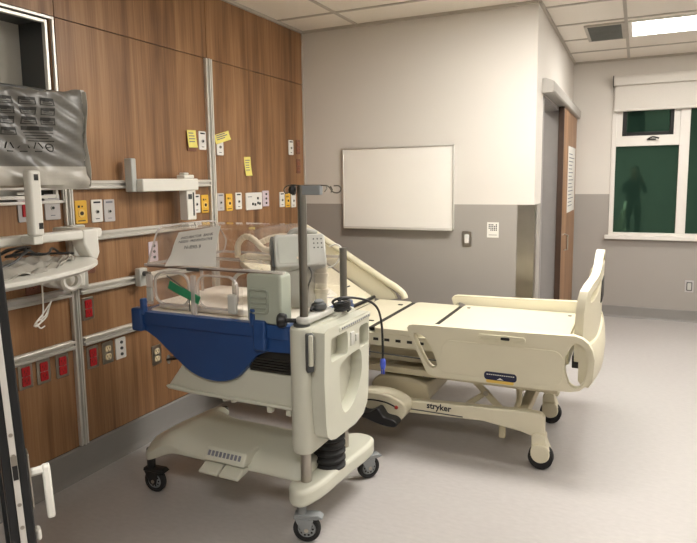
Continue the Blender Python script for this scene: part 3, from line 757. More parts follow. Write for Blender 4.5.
def caster(x, y, ang, body, zt, r=.058):
    d = V((math.cos(ang), math.sin(ang), 0)); s_ = V((-d.y, d.x, 0)); c = V((x, y, r))
    top = V((x, y, zt))-d*.02; sd_ = d
    f = MB()
    for k in (-1, 1):
        pr = [c-d*.016-V((0, 0, .016)), c+d*.016-V((0, 0, .016)), c+d*.03+V((0, 0, .045)), c-d*.05+V((0, 0, .048))]
        f.prism([p+s_*(.017 if k > 0 else -.023) for p in pr], s_*.006)
    f.prism([c+d*.045+V((0, 0, .046))-s_*.023, c+d*.07+V((0, 0, .052))-s_*.023, c+d*.05+V((0, 0, .066))-s_*.023, c-d*.05+V((0, 0, .066))-s_*.023, c-d*.055+V((0, 0, .048))-s_*.023], s_*.046)
    f.cyl(c-d*.02+V((0, 0, .06)), (c-d*.02).xy.to_3d()+V((0, 0, zt)), .02, n=14)
    o = f.build('caster', body, inc, bevel=.003)
    w_ = MB().lathe([(.040, -.014), (.053, -.014), (.058, -.008), (.058, .008), (.053, .014), (.040, .014)], c, s_, 28, True)
    w_.m(1).lathe([(0, -.012), (.036, -.012), (.039, -.006), (.039, .006), (.036, .012), (0, .012)], c, s_, 28)
    for k in range(10):
        a = 2*PI*k/10
        p = c+(d*math.cos(a)+V((0, 0, 1))*math.sin(a))*.026
        w_.m(0).cyl(p-s_*.0125, p+s_*.0125, .005, n=6)
    w_.m(2).cyl(c-s_*.025, c+s_*.025, .009, n=12)
    hang(w_.build('wheel', [RUBBER, GREY, STEEL], o), o)
    return o
caster(.455, 2.14, R(5), BLACK, .22); caster(1.335, 2.08, R(20), GREY, .20); caster(1.352, 2.685, R(50), GREY, .20); caster(.46, 2.71, R(-30), BLACK, .22)
# columns, bellows
for y, z1 in ((2.105, .50), (2.47, .50)):
    o = MB().cyl((1.322, y, .2), (1.322, y, z1), .023, n=24).build('lift_column', STEEL, inc)
bl_ = [(.062, .225)]
for k in range(5): bl_ += [(.062, .234+k*.033), (.074, .243+k*.033), (.074, .252+k*.033), (.062, .262+k*.033)]
bl_ += [(.068, .40)]
MB().lathe(bl_, (1.335, 2.29, 0), (0, 0, 1), 28).build('bellows', RUBBER, inc)
# storage tray below the tub
tp = [(.600, .570), (.612, .560), (.75, .556), (1.29, .556), (1.30, .565), (1.30, .70), (.70, .71), (.672, .66)]
tr = MB().yprism(tp, 2.105, 2.72).build('storage_tray', BEIGE, inc, bevel=.012, segs=3)
hang(MB().yprism([(.592, .570), (.61, .556), (.75, .550), (1.29, .550), (1.29, .564), (.75, .566), (.62, .576)], 2.088, 2.11).build('tray_lip', BEIGE, tr, bevel=.006), tr)
for x in (1.14, 1.235): hang(MB().box(x, x+.024, 2.095, 2.125, .522, .556).build('tray_clip', BEIGE, tr, bevel=.004), tr)
lv = MB().prism([(.56, 2.14, .668), (.66, 2.14, .69), (.66, 2.14, .70), (.56, 2.14, .678)], (0, .12, 0)).m(1).ball((.556, 2.16, .67), .014, (.7, .7, 1.6))
lv.build('tray_latch', [BLACK, LGREY], inc)
MB().box(1.06, 1.29, 2.10, 2.66, .70, .80).build('tub_gap_shade', DARK, inc)  # dark block fills the gap under the tub, imitating its shade
q = MB()
for i in range(5): q.box(1.075, 1.285, 2.088, 2.1, .708+i*.012, .714+i*.012)
q.build('gap_shade_slats', DARK, inc)  # dark slats across that gap, part of the same painted shade
# blue tub
prof = [(.452, .895), (.455, .83), (.50, .822), (.56, .79), (.62, .745), (.68, .700), (.74, .660), (.80, .637), (.86, .628), (.92, .630), (.98, .648), (1.03, .685), (1.08, .740), (1.12, .775), (1.17, .795), (1.285, .800), (1.285, .895)]
ps = [V((x, 0, z)) for x, z in prof]
sm = catmull(ps[2:15], 4); full = [(prof[0]), (prof[1])]+[(p.x, p.z) for p in sm]+[prof[15], prof[16]]
mb = MB()
secs = []
for y, s_ in ((Y0+.012, 0), (Y0, .012), (Y0, .02), (2.41, .02), (Y1, .02), (Y1, .012), (Y1-.012, 0)): pass
rs = []
for y, inset in ((Y0, .018), (Y0+.004, .008), (Y0+.014, 0), (Y1-.014, 0), (Y1-.004, .008), (Y1, .018)):
    cx = sum(a for a, _ in full)/len(full); cz = .80
    rs.append([V((cx+(x-cx)*(1-inset*.9), y, cz+(z-cz)*(1-inset*2.2))) for x, z in full])
mb.rings(rs)
mb.build('tub', BLUE, inc, angle=40)
def ring_xy(mb, x0, x1, y0, y1, t, z0, z1):
    mb.plate(rrect(x0, x1, y0, y1, .05, 6), [rrect(x0+t, x1-t, y0+t, y1-t, .03, 5)], lambda a, c, d: V((a, c, d)), z0, z1); return mb
ring_xy(MB(), .440, 1.288, Y0-.009, Y1+.01, .05, .855, .912).build('tub_rim', BLUE, inc, bevel=.008, segs=3)
for x in (.45, 1.12):
    t_ = MB().box(x-.012, x+.05, Y0-.026, Y0+.02, .822 if x < 1 else .80, .93).build('rim_latch', BLUE, inc, bevel=.010, segs=3)
    hang(MB().box(x+.038 if x < 1 else x-.03, x+.06 if x < 1 else x-.005, Y0-.02, Y0+.012, .90, .975).build('latch_tab', BLUE, t_, bevel=.007, segs=3), t_)
MB().zprism(rrect(.49, 1.24, Y0+.03, Y1-.03, .04, 5), .86, .918).build('tub_floor', MATTRESS, inc, bevel=.006)
MB().zprism(rrect(.52, 1.05, Y0+.05, Y1-.08, .04, 5), .918, .952).build('mattress', MATTRESS, inc, bevel=.012, segs=3)
MB().zprism(rrect(.86, 1.04, 2.36, 2.62, .04, 5), .952, .985).build('mattress_wedge', MATTRESS, inc, bevel=.014, segs=3)
# clear hood
HX0, HX1, HZ = .515, 1.245, 1.132
wl = MB().box(HX0, 1.045, Y0, Y0+.006, .918, HZ)
wl.build('front_wall', CLEAR, inc)
MB().box(HX0, HX1, Y1-.05, Y1-.044, .918, HZ).build('rear_wall', CLEAR, inc)
MB().box(HX0, HX0+.006, Y0+.006, Y1-.05, .918, HZ).build('end_wall', CLEAR, inc)
MB().box(HX1-.006, HX1, Y0+.2, Y1-.05, .918, HZ).build('end_wall', CLEAR, inc)
def ribbon(mb, prof, t, x0, x1):
    """prof: (y, z) polyline, hollow shell of thickness t"""
    n = len(prof); inner = []
    for i in range(n):
        a = V(prof[max(i-1, 0)]); b_ = V(prof[min(i+1, n-1)]); d = (b_-a).normalized(); nn = V((d.y, -d.x)); inner.append(V(prof[i])+nn*t)
    loop = [tuple(p) for p in prof]+[tuple(p) for p in inner[::-1]]
    A = [mb.bm.verts.new((x0, a, c)) for a, c in loop]; B = [mb.bm.verts.new((x1, a, c)) for a, c in loop]
    k = len(loop)
    for i in range(k): mb.face([A[i], A[(i+1) % k], B[(i+1) % k], B[i]])
    for i in range(n-1):
        mb.face([A[i], A[k-1-i], A[k-2-i], A[i+1]]); mb.face([B[i], B[i+1], B[k-2-i], B[k-1-i]])
    return mb
cpts = [(Y0, HZ+.004), (Y0+.03, 1.20), (Y0+.062, 1.265), (Y0+.085, 1.288), (Y0+.12, 1.296), (2.40, 1.302), (2.55, 1.296), (2.585, 1.285), (2.62, 1.25), (2.665, 1.19), (Y1-.045, HZ+.004)]
cpv = [(p.x, p.y) for p in catmull([(a, c, 0) for a, c in cpts], 3)]
can = ribbon(MB(), cpv, .005, HX0+.02, 1.05).build('canopy', CLEAR, inc, angle=60)
for x, sgn in ((HX0+.02, 1), (1.05, -1)):
    hang(MB().xprism(cpv, x, x+.005*sgn).build('canopy_end', CLEAR, can), can)
    if sgn > 0: hang(MB().tube([(x, a, c) for a, c in cpv], .0045, 6).build('canopy_edge', CLEAR_E, can), can)
q = MB().box(HX0, 1.25, Y0-.004, Y0+.012, HZ-.008, HZ+.004).box(HX0, HX0+.012, Y0+.012, Y1-.05, HZ-.008, HZ+.004).box(HX0, HX1, Y1-.056, Y1-.04, HZ-.008, HZ+.004)
q.build('hood_seam', CLEAR_E, inc)
MB().box(HX0+.02, 1.2, Y0-.0055, Y0-.003, HZ-.010, HZ-.004).build('seam_gasket', mat('seam brown', (92, 74, 66), .5), inc)
MB().box(.76, .83, Y0-.008, Y0-.0055, HZ-.016, HZ-.002).build('hood_hinge', DGREY, inc, bevel=.003)
fn = lambda a, c, d: V((a, Y0-.006+d, c))
def port(x0, x1, z0, z1):
    o_ = rrect(x0, x1, z0, z1, .05, 6); i_ = rrect(x0+.008, x1-.008, z0+.008, z1-.008, .045, 6)
    p_ = MB().plate(o_, [i_], fn, -.008, .005).build('port_frame', CLEAR_E, inc, bevel=.002)
    hang(MB().plate(i_, [], fn, -.006, -.002).build('port_door', CLEAR, p_), p_)
    return p_
port(.575, .775, .955, 1.105); port(.815, 1.03, .955, 1.105)
for x0, x1 in ((.53, .565), (.785, .80)):
    MB().box(x0, x1, Y0-.016, Y0-.002, .95, 1.09).build('port_hinge', CLEAR_E, inc, bevel=.006)
MB().box(.535, .565, Y0-.022, Y0-.01, .965, 1.03).build('port_latch', LGREY, inc, bevel=.006)
MB().box(.985, 1.03, Y0-.026, Y0-.008, .945, 1.03).build('port_latch', LGREY, inc, bevel=.008)
MB().box(.79, .815, Y0-.024, Y0-.008, .925, 1.1).build('centre_post', CLEAR_E, inc, bevel=.005)
MB().tube([(.66, Y0-.02, 1.09), (.72, Y0-.022, 1.06), (.78, Y0-.022, 1.03), (.783, Y0-.022, .94)], .0025, 6).build('port_wire', DGREY, inc)
tm = basis((.755, Y0-.024, 1.022), (.118, 0, -.046), (0, 0, 1))
MB().grid(lambda u, v: (-.088+.176*u, -.019+.038*v, .0035*math.sin(u*5)), 8, 2, (0, 0, .001)).build('tape_strip', GREENT, inc, xf=tm, label='strip of green tape')
ins = MB().yprism(rrect(1.075, 1.242, .915, 1.126, .02, 4), Y0-.012, Y0+.075).build('side_door', FROST, inc, bevel=.010, segs=3, label='grey green opaque side door')
q = MB().plate(rrect(1.085, 1.185, .955, 1.06, .02, 5), [rrect(1.093, 1.177, .963, 1.052, .016, 5)], fn, -.014, -.004)
for i in range(3): q.box(1.098, 1.172, Y0-.018, Y0-.010, .975+i*.022, .983+i*.022)
hang(q.build('door_emboss', mat('emboss grey', (148, 154, 142), .4), ins, bevel=.002), ins)
MB().tube([(.58, 2.40, .96), (.58, 2.40, 1.11), (.62, 2.40, 1.125), (.95, 2.40, 1.12), (1.0, 2.40, 1.09), (1.02, 2.4, .96)], .008, 8, smooth=4).build('inner_rail', CLEAR_E, inc)
# hoses behind the seam, inside the canopy
def ribbed(pts, r, n=64):
    c_ = catmull(pts, max(4, n//len(pts))); rr = [r*(1+.10*math.sin(i*2.4)) for i in range(len(c_))]
    return MB().tube(c_, rr, 10)
ribbed([(.80, 2.40, 1.14), (.79, 2.42, 1.20), (.82, 2.44, 1.235), (.87, 2.44, 1.22), (.93, 2.43, 1.18), (1.0, 2.43, 1.175), (1.10, 2.43, 1.19), (1.17, 2.45, 1.18)], .015).build('hose', HOSE, inc)
ribbed([(.87, 2.48, 1.20), (.93, 2.50, 1.225), (1.0, 2.51, 1.235), (1.08, 2.50, 1.225), (1.16, 2.48, 1.20)], .015).build('hose', HOSE, inc)
ribbed([(.86, 2.34, 1.14), (.90, 2.35, 1.155), (.98, 2.35, 1.15), (1.08, 2.35, 1.145), (1.16, 2.38, 1.15)], .014).build('hose', HOSE, inc)
ribbed([(.82, 2.33, .97), (.83, 2.33, 1.05), (.90, 2.33, 1.085), (.99, 2.33, 1.075), (1.03, 2.33, 1.0)], .009, 80).build('thin_tube', LGREY, inc)
# end housing with its cover
HH0, HH1 = .415, .918
hp_ = rrect(1.285, 1.378, 2.03, 2.52, .044, 8)
hs = MB()
rs = []
for z, s_ in ((.395, .92), (.405, .97), (.42, 1), (HH1-.012, 1), (HH1-.003, .985), (HH1, .96)):
    rs.append([V((1.33+(x-1.33)*s_, 2.275+(y-2.275)*(s_*.5+.5), z)) for x, y in hp_])
hs.rings(rs)
hs.build('housing', BEIGE, inc, angle=30)
fx_ = lambda a, c, d: V((1.377+d, a, c))
cov = [(2.075, .90), (2.065, .70), (2.075, .52), (2.085, .47), (2.115, .445), (2.16, .432), (2.36, .425), (2.44, .44), (2.485, .48), (2.50, .53), (2.51, .70), (2.515, .895), (2.505, .905), (2.10, .91)]
oval = smooth2([(2.205, .715), (2.25, .745), (2.36, .755), (2.415, .745), (2.43, .68), (2.41, .61), (2.35, .54), (2.27, .51), (2.225, .54), (2.205, .63)], 4)
rec1 = rrect(2.125, 2.285, .765, .865, .02, 5)
rec2 = rrect(2.405, 2.505, .755, .855, .02, 5)
cv = MB().plate(cov, [oval, rec1, rec2], fx_, .002, .060).build('side_cover', BEIGE, inc, bevel=.007, segs=3)
hang(MB().box(1.378, 1.384, 2.11, 2.49, .50, .88).build('recess_back', BEIGE_S, cv), cv)
q = MB().yprism(rrect(1.434, 1.442, .79, .85, .003, 2), 2.31, 2.345).yprism(rrect(1.434, 1.444, .80, .83, .003, 2), 2.36, 2.385)
hang(q.build('cover_catch', LGREY, cv, bevel=.002), cv)
q = MB().box(1.395, 1.44, 2.20, 2.53, .872, .90)
hb = q.build('handle_bar', BEIGE, inc, bevel=.008, segs=3)
q = MB()
for i in range(14): q.box(1.44, 1.441, 2.225+i*.021, 2.236+i*.021, .882, .890)
hang(q.build('bar_lettering', INKG, hb), hb)
MB().box(1.374, 1.405, 2.022, 2.05, .75, .905).build('grip_slot', DGREY, inc, bevel=.006, xf=Matrix.Translation((1.39, 2.036, 0)) @ Matrix.Rotation(R(45), 4, 'Z') @ Matrix.Translation((-1.39, -2.036, 0)))
MB().box(1.380, 1.40, 2.015, 2.042, .775, .902).build('grip', BEIGE_S, inc, bevel=.006, xf=Matrix.Translation((1.39, 2.036, 0)) @ Matrix.Rotation(R(45), 4, 'Z') @ Matrix.Translation((-1.39, -2.036, 0)))
# clamp bar, poles
cb_ = MB().zprism(rrect(1.305, 1.365, 2.06, 2.31, .028, 6), .928, .958)
cb_.build('clamp_bar', LGREY, inc, bevel=.010, segs=3)
MB().cyl((1.325, 2.09, .915), (1.325, 2.09, .93), .034, n=20).cyl((1.34, 2.45, .915), (1.34, 2.45, .93), .03, n=20).build('pole_collar', DGREY, inc)
MB().lathe([(0, 0), (.026, .002), (.03, .012), (.03, .028), (.024, .036), (0, .038)], (1.262, 2.075, .938), (-1, -.3, 0), 20).cyl((1.262, 2.075, .938), (1.31, 2.09, .938), .009).build('clamp_knob', BLACK, inc)
ivp = MB().cyl((1.337, 2.09, .93), (1.337, 2.09, 1.478), .0175, n=24).cyl((1.337, 2.09, 1.478), (1.337, 2.09, 1.484), .015, n=24).build('iv_pole', DSTEEL, inc)
hang(MB().box(1.338, 1.425, 2.076, 2.104, 1.445, 1.482).build('hook_clamp', GREY, ivp, bevel=.004), ivp)
hang(MB().lathe([(0, 0), (.017, .004), (.02, .014), (.014, .026), (0, .028)], (1.318, 2.08, 1.465), (-1, -.2, 0), 16).build('hook_knob', BLACK, ivp), ivp)
hk = MB().tube([(1.335, 2.09, 1.482), (1.43, 2.09, 1.482), (1.455, 2.09, 1.478), (1.47, 2.085, 1.465), (1.485, 2.08, 1.455), (1.505, 2.08, 1.455), (1.515, 2.08, 1.468), (1.505, 2.08, 1.48), (1.485, 2.08, 1.48)], .0028, 8, smooth=5)
hk.tube([(1.465, 2.09, 1.478), (1.468, 2.10, 1.465), (1.462, 2.10, 1.455)], .0028, 8).tube([(1.45, 2.09, 1.482), (1.455, 2.08, 1.468), (1.45, 2.07, 1.458)], .0028, 8)
hk.tube([(1.335, 2.09, 1.482), (1.30, 2.095, 1.484), (1.27, 2.10, 1.482), (1.252, 2.10, 1.468), (1.258, 2.10, 1.452), (1.275, 2.10, 1.455)], .0028, 8, smooth=5)
hang(hk.build('iv_hook', DSTEEL, ivp), ivp)
MB().cyl((1.34, 2.45, .93), (1.34, 2.45, 1.19), .0165, n=22).cyl((1.34, 2.45, 1.19), (1.34, 2.45, 1.198), .0175, n=22).build('short_pole', DSTEEL, inc)
# controller display and its post
mt = basis((1.13, 2.42, 1.172), (.80, .60, .0), (-.32, .40, 1)) @ Matrix.Scale(1.18, 4)
md = MB().zprism(rrect(-.10, .10, -.07, .065, .014, 4), -.05, .035).build('display_unit', LGREY, inc, bevel=.008, segs=3, xf=mt)
hang(MB().zprism(rrect(-.085, .035, -.056, .052, .006, 3), .035, .037).build('display_screen', mat('unlit screen grey', (178, 180, 172), .3), md, xf=mt), md)
q = MB()
for i in range(3):
    for k in range(3): q.cyl(mt @ V((.055+i*.015, .005+k*.018, .034)), mt @ V((.055+i*.015, .005+k*.018, .0365)), .0036, n=8)
hang(q.build('display_sockets', DGREY, md), md)
hang(MB().zprism(rrect(-.112, -.09, -.064, .06, .008, 3), -.045, .025).build('display_side', DGREY, md, xf=mt), md)
MB().tube([(1.06, 2.44, 1.235), (1.08, 2.45, 1.265), (1.13, 2.47, 1.272), (1.18, 2.50, 1.255)], .014, 10, smooth=4).build('display_handle', LGREY, inc)
q = MB().cyl((1.215, 2.47, .915), (1.215, 2.47, 1.13), .028, n=16).cyl((1.215, 2.47, .98), (1.215, 2.47, 1.0), .034, n=16).cyl((1.215, 2.47, 1.06), (1.215, 2.47, 1.075), .034, n=16)
q.build('display_post', mat('beige grey post', (196, 188, 170), .5), inc)
MB().box(1.09, 1.185, 2.38, 2.5, .915, 1.10).build('sensor_module', LGREY, inc, bevel=.010)
MB().tube([(1.18, 2.40, 1.13), (1.215, 2.38, 1.08), (1.20, 2.37, 1.02), (1.19, 2.38, .95)], .004, 6, smooth=6).build('sensor_lead', DGREY, inc)
MB().tube([(1.265, 2.46, 1.2), (1.30, 2.47, 1.21), (1.32, 2.48, 1.18), (1.29, 2.48, 1.12), (1.25, 2.47, 1.10)], .004, 6, smooth=6).build('sensor_lead', WHITE, inc)

# sign taped on the hood
sg = thing('paper_sign', 'white paper sign with handwriting taped on the clear hood', 'sign', (.78, 2.08, 1.2), None)
BLc, BRc, TLc, TRc = V((.672, 2.066, 1.136)), V((.922, 2.070, 1.143)), V((.682, 2.126, 1.278)), V((.906, 2.135, 1.312))
def sfn(u, v, off=0):
    p = BLc*(1-u)*(1-v)+BRc*u*(1-v)+TLc*(1-u)*v+TRc*u*v
    cv_ = .010*math.sin(PI*v)
    curl = .03*max(0, .28-u)/.28*max(0, .35-v)/.35
    return p+V((0, -cv_-curl-off, .3*cv_))
MB().grid(sfn, 12, 12, (0, .0012, 0)).build('sheet', PAPER, sg)
def sign_text(body, size, u, v, slope=.0, m=INK):
    o = text('handwriting', body, 1, Matrix.Identity(4), m, None, depth=0.0)
    me = o.data; xs = [p.co.x for p in me.vertices]; W_ = max(xs)-min(xs) or 1
    for p in me.vertices:
        a = u+p.co.x*size/.25; b_ = v+p.co.y*size/.2+slope*(p.co.x*size/.25)
        p.co = sfn(a, b_, .0008)
    s2 = o.modifiers.new('Solidify', 'SOLIDIFY'); s2.thickness = .0004
    hang(o, sg)
sign_text('INCUBATOR  BANK', .021, .5, .80, .02)
sign_text('NEEDS  PREVENTATIVE', .019, .49, .68, .02)
sign_text('N-890-9', .028, .46, .50, .0)

# loose things lying on the housing
dv = thing('mains_cord', 'black cord coiled on the incubator end, blue plug hanging down its side', 'cord', (1.38, 2.3, .958))
MB().tube([(1.36, 2.33, .955), (1.37, 2.28, .985), (1.40, 2.30, 1.0), (1.44, 2.36, .992), (1.47, 2.44, .965), (1.475, 2.52, .92), (1.477, 2.56, .86), (1.478, 2.575, .78), (1.478, 2.58, .66)], .0055, 8, smooth=6).build('cable', BLACK, dv)
lp = []
for i in range(40):
    a = i*.72; lp.append((1.375+.026*math.cos(a), 2.365+(.055+.012*math.sin(i*1.7))*math.sin(a), .930+.0011*i))
MB().tube(lp, .005, 6, smooth=2).build('coil', BLACK, dv)
pg = MB().lathe([(.007, 0), (.012, .006), (.014, .03), (.010, .05), (.004, .052)], (1.478, 2.58, .665), (0, 0, -1), 14)
pgo = pg.build('plug', BPLUG, dv, label='blue plug')
q = MB()
for d in (-.006, .006): q.cyl((1.478+d, 2.58, .613), (1.478+d, 2.58, .59), .0028, n=8)
q.cyl((1.478, 2.586, .613), (1.478, 2.586, .588), .003, n=8)
hang(q.build('prongs', BPLUG, pgo), pgo)
hp2 = thing('hand_controller', 'small dark rounded controller with grey top on the incubator clamp bar', 'controller', (1.36, 2.17, .958))
MB().lathe([(0, 0), (.03, .002), (.034, .012), (.03, .026), (.015, .036), (0, .038)], (1.338, 2.215, .9605), (0, 0, 1), 20).build('body', DGREY, hp2)
MB().lathe([(0, .03), (.02, .031), (.022, .038), (.012, .045), (0, .047)], (1.338, 2.215, .9605), (0, 0, 1), 18).build('cap', GREY, hp2)
MB().tube([(1.335, 2.20, .972), (1.33, 2.17, .978), (1.335, 2.15, .97)], .006, 8, smooth=4).build('lead', BLACK, hp2)

# ------------------------------------------------------------------ monitor arm with keyboard tray, left
ws = thing('monitor_arm', 'white wall arm carrying a bag-wrapped monitor above a keyboard tray', 'monitor arm', (.03, 2.11, 1.1))
o = MB().box(.03, .075, 2.075, 2.15, .985, 1.30).build('wall_mount', LGREY, ws, bevel=.006)
MB().box(.07, .33, 1.96, 2.02, 1.255, 1.30).box(.265, .335, 1.0, 1.98, 1.258, 1.297).build('arm_beam', WHITE, ws, bevel=.010, segs=3)
MB().prism([(.26, 1.905, 1.30), (.26, 1.905, 1.235), (.26, 1.93, 1.19), (.26, 1.95, 1.16), (.26, 1.975, 1.16), (.26, 1.99, 1.19), (.26, 1.985, 1.30)], (.08, 0, 0)).build('arm_elbow', WHITE, ws, bevel=.008, segs=3)
pst = MB().box(.374, .416, 1.602, 1.656, 1.296, 1.555).build('monitor_post', WHITE, ws, bevel=.012, segs=3)
MB().box(.33, .408, 1.608, 1.650, 1.264, 1.298).build('post_bracket', WHITE, ws, bevel=.004)
for z in (1.325, 1.515): hang(MB().box(.415, .4175, 1.622 if z > 1.4 else 1.63, 1.64 if z > 1.4 else 1.648, z, z+.024).build('post_screw', BLACK, pst), pst)
# tray
tp_ = [(.12, 1.0), (.62, 1.0), (.66, 1.2), (.64, 1.5), (.55, 1.75), (.42, 1.90), (.30, 1.955), (.18, 1.95), (.12, 1.88)]
tpl = smooth2(tp_, 5)
rs = []
for z, s_ in ((1.143, .90), (1.148, .95), (1.160, 1), (1.170, 1), (1.174, .985)):
    rs.append([V((.35+(x-.35)*s_, 1.4+(y-1.4)*s_, z)) for x, y in tpl])
ty = MB().rings(rs).build('keyboard_tray', WHITE, ws)
def crump(u, v):
    x = .16+(.44-.26*v**3)*u; y = 1.05+.80*v
    return V((x, y, 1.176+.022*(.5+.5*math.sin(9*u+7*v*v))*(.4+.6*math.sin(5*v+3*u)**2)+.008*math.sin(31*u+17*v)+.006*math.sin(43*v)))
hang(MB().grid(crump, 24, 36, (0, 0, -.004)).build('plastic_cover', BAG_L, ty), ty)
for k, pts in enumerate(([(.42, 1.20, 1.19), (.44, 1.45, 1.20), (.42, 1.55, 1.235), (.36, 1.62, 1.24), (.3, 1.70, 1.215), (.34, 1.78, 1.21), (.32, 1.86, 1.20)],
                         [(.35, 1.48, 1.21), (.32, 1.55, 1.245), (.36, 1.60, 1.25), (.40, 1.56, 1.235), (.36, 1.52, 1.225), (.32, 1.60, 1.225), (.38, 1.68, 1.22), (.34, 1.74, 1.235), (.30, 1.80, 1.215)],
                         [(.3, 1.5, 1.215), (.38, 1.54, 1.255), (.34, 1.64, 1.25), (.30, 1.60, 1.23), (.36, 1.56, 1.22)])):
    MB().tube(pts, .005, 6, smooth=6).build('cable', BLACK, ws)
ck = MB().lathe([(.042, -.02), (.052, -.012), (.052, .012), (.042, .02), (.030, .014), (.030, -.014), (.042, -.02)], (.19, 1.945, 1.06), (.95, -.2, 0), 24, True)
ck.build('clamp_ring', WHITE, ws)
MB().prism([(.05, 1.86, 1.05), (.05, 1.93, 1.02), (.05, 2.06, 1.01), (.05, 2.06, 1.12), (.05, 1.82, 1.15)], (.11, 0, 0)).build('tray_bracket', WHITE, ws, bevel=.012, segs=3)
MB().tube([(.42, 1.62, 1.14), (.42, 1.62, 1.05), (.42, 1.615, .99), (.42, 1.60, .955), (.42, 1.58, .945), (.42, 1.60, .955), (.42, 1.63, .975), (.42, 1.645, 1.01)], .003, 6, smooth=4).tube([(.42, 1.60, .955), (.425, 1.57, .95), (.43, 1.575, .965), (.42, 1.61, .985), (.415, 1.65, 1.02), (.415, 1.66, 1.03), (.42, 1.625, .98), (.42, 1.585, .962), (.42, 1.60, .935), (.42, 1.62, .94)], .003, 6, smooth=4).build('white_cord', WHITE, ws)
# monitor in its printed bag
mo = MB().box(.285, .335, 1.20, 1.925, 1.50, 1.885).build('monitor', DGREY, ws, bevel=.008)
MB().box(.25, .285, 1.60, 1.80, 1.54, 1.70).build('monitor_mount', LGREY, ws, bevel=.006)
def wrap(u, v):
    y = 1.16+.795*u; z = 1.484+.413*v
    e = min(u, 1-u, v*1.2, 1-v)
    n_ = .006*math.sin(23*u+9*v)*math.sin(17*v+4*u)+.004*math.sin(47*u*v+11*u)
    bulge = .0 if e > .06 else -.022*(1-e/.06)**2
    flap = .008*max(0, .24-v)/.24
    seam = .012*math.exp(-((u-.60-.22*(.45-v))/.03)**2)*(1 if v < .45 else 0)
    zz = z-.045*(1-u)*v+(.006*math.sin(14*u)+.004*math.sin(41*u))*(v > .97)-(.006*math.sin(9*u))*(v < .02)
    return V((.350+bulge+n_+flap+seam, y+.006*math.sin(21*v)*(u > .96), zz))
wm = MB().grid(wrap, 48, 32, lambda u, v: V((-.0015, 0, 0)))
for f_ in wm.bm.faces:
    c = f_.calc_center_median()
    if c.z < 1.572 or c.y > 1.945: f_.material_index = 1
wr = wm.build('plastic_wrap', [BAG, BAG_L], mo); hang(wr, mo)
sd = MB().grid(lambda u, v: V((.350-.075*u, 1.952+.008*math.sin(9*v+3*u)-.03*u*u, 1.486+.408*v+.004*math.sin(20*u))), 8, 24, (0, -.0015, 0))
hang(sd.build('wrap_side', BAG_L, mo), mo)
bk_ = MB().grid(lambda u, v: V((.272+.004*math.sin(19*u+7*v), 1.16+.775*u, 1.487+.403*v)), 16, 12, (-.0015, 0, 0))
hang(bk_.build('wrap_back', BAG_L, mo), mo)
pr = MB()
def wp(y, z, off=.002):
    return wrap((y-1.16)/.795, (z-1.484)/.413)+V((off, 0, 0))
def patch(y0, y1, z0, z1, k=4):
    for i in range(k):
        a, b_ = y0+(y1-y0)*i/k, y0+(y1-y0)*(i+1)/k
        f0 = [wp(a, z0), wp(b_, z0), wp(b_, z1), wp(a, z1)]
        pr.prism(f0, (.0006, 0, 0))
def boxline(y0, y1, z0, z1, t=.0035):
    patch(y0, y1, z0, z0+t, 3); patch(y0, y0+t, z0, z1, 1); patch(y1-t, y1, z0, z1, 1); patch(y0, y1, z1-.012, z1, 3)
cols = [(1.545, 1.605), (1.630, 1.700), (1.722, 1.790), (1.45, 1.52)]
for i, (a, b_) in enumerate(cols):
    for j, z in enumerate((1.828, 1.788, 1.748, 1.703)):
        if j == 3 and i in (1, 2): continue
        boxline(a, b_, z-.002, z+.028)
        for k in range(2): patch(a+.012, b_-.012-.015*k, z+.006+.007*k, z+.009+.007*k, 2)
patch(1.632, 1.78, 1.722, 1.738, 6)
for k in range(4): patch(1.64+.004*k, 1.775-.012*(k % 3), 1.710-.011*k, 1.7135-.011*k, 4)
def tri_mark(cy, cz, r):
    for k in range(3):
        a0 = PI/2+2*PI*k/3+.35; a1 = PI/2+2*PI*(k+1)/3-.35
        p0 = (cy+r*math.cos(a0), cz+r*math.sin(a0)); p1 = (cy+r*math.cos(a1), cz+r*math.sin(a1))
        pr.tube([wp(*p0), wp(*p1)], .0022, 5)
tri_mark(1.575, 1.652, .021); tri_mark(1.635, 1.652, .021); tri_mark(1.70, 1.652, .021)
pr.tube([wp(1.757+.018*math.cos(a*PI/8), 1.652+.016*math.sin(a*PI/8)) for a in range(16)], .0022, 5, closed=True)
pr.tube([wp(1.747, 1.652), wp(1.767, 1.656)], .0022, 5)
hang(pr.build('bag_printing', PRINT, mo), mo)

# small white arm on the highest rail
wa = thing('rail_mount', 'small white bracket clamped on the highest rail, left of the tall upright', 'arm', (.03, 2.5, 1.5))
MB().box(.0315, .085, 2.465, 2.50, 1.452, 1.632).build('end_bracket', mat('bracket grey', (186, 188, 184), .4), wa, bevel=.006)
MB().box(.0315, .125, 2.50, 2.962, 1.452, 1.522).build('arm_box', WHITE, wa, bevel=.006)
MB().box(.04, .10, 2.865, 2.955, 1.522, 1.545).box(.05, .09, 2.875, 2.92, 1.545, 1.558).build('arm_cap', WHITE, wa, bevel=.006)
dp = MB().box(.055, .115, 2.865, 2.945, 1.275, 1.455).build('drop_post', WHITE, wa, bevel=.006)
hang(MB().box(.115, .118, 2.875, 2.905, 1.40, 1.43).box(.115, .118, 2.915, 2.925, 1.30, 1.44).build('post_slot', DGREY, dp), dp)

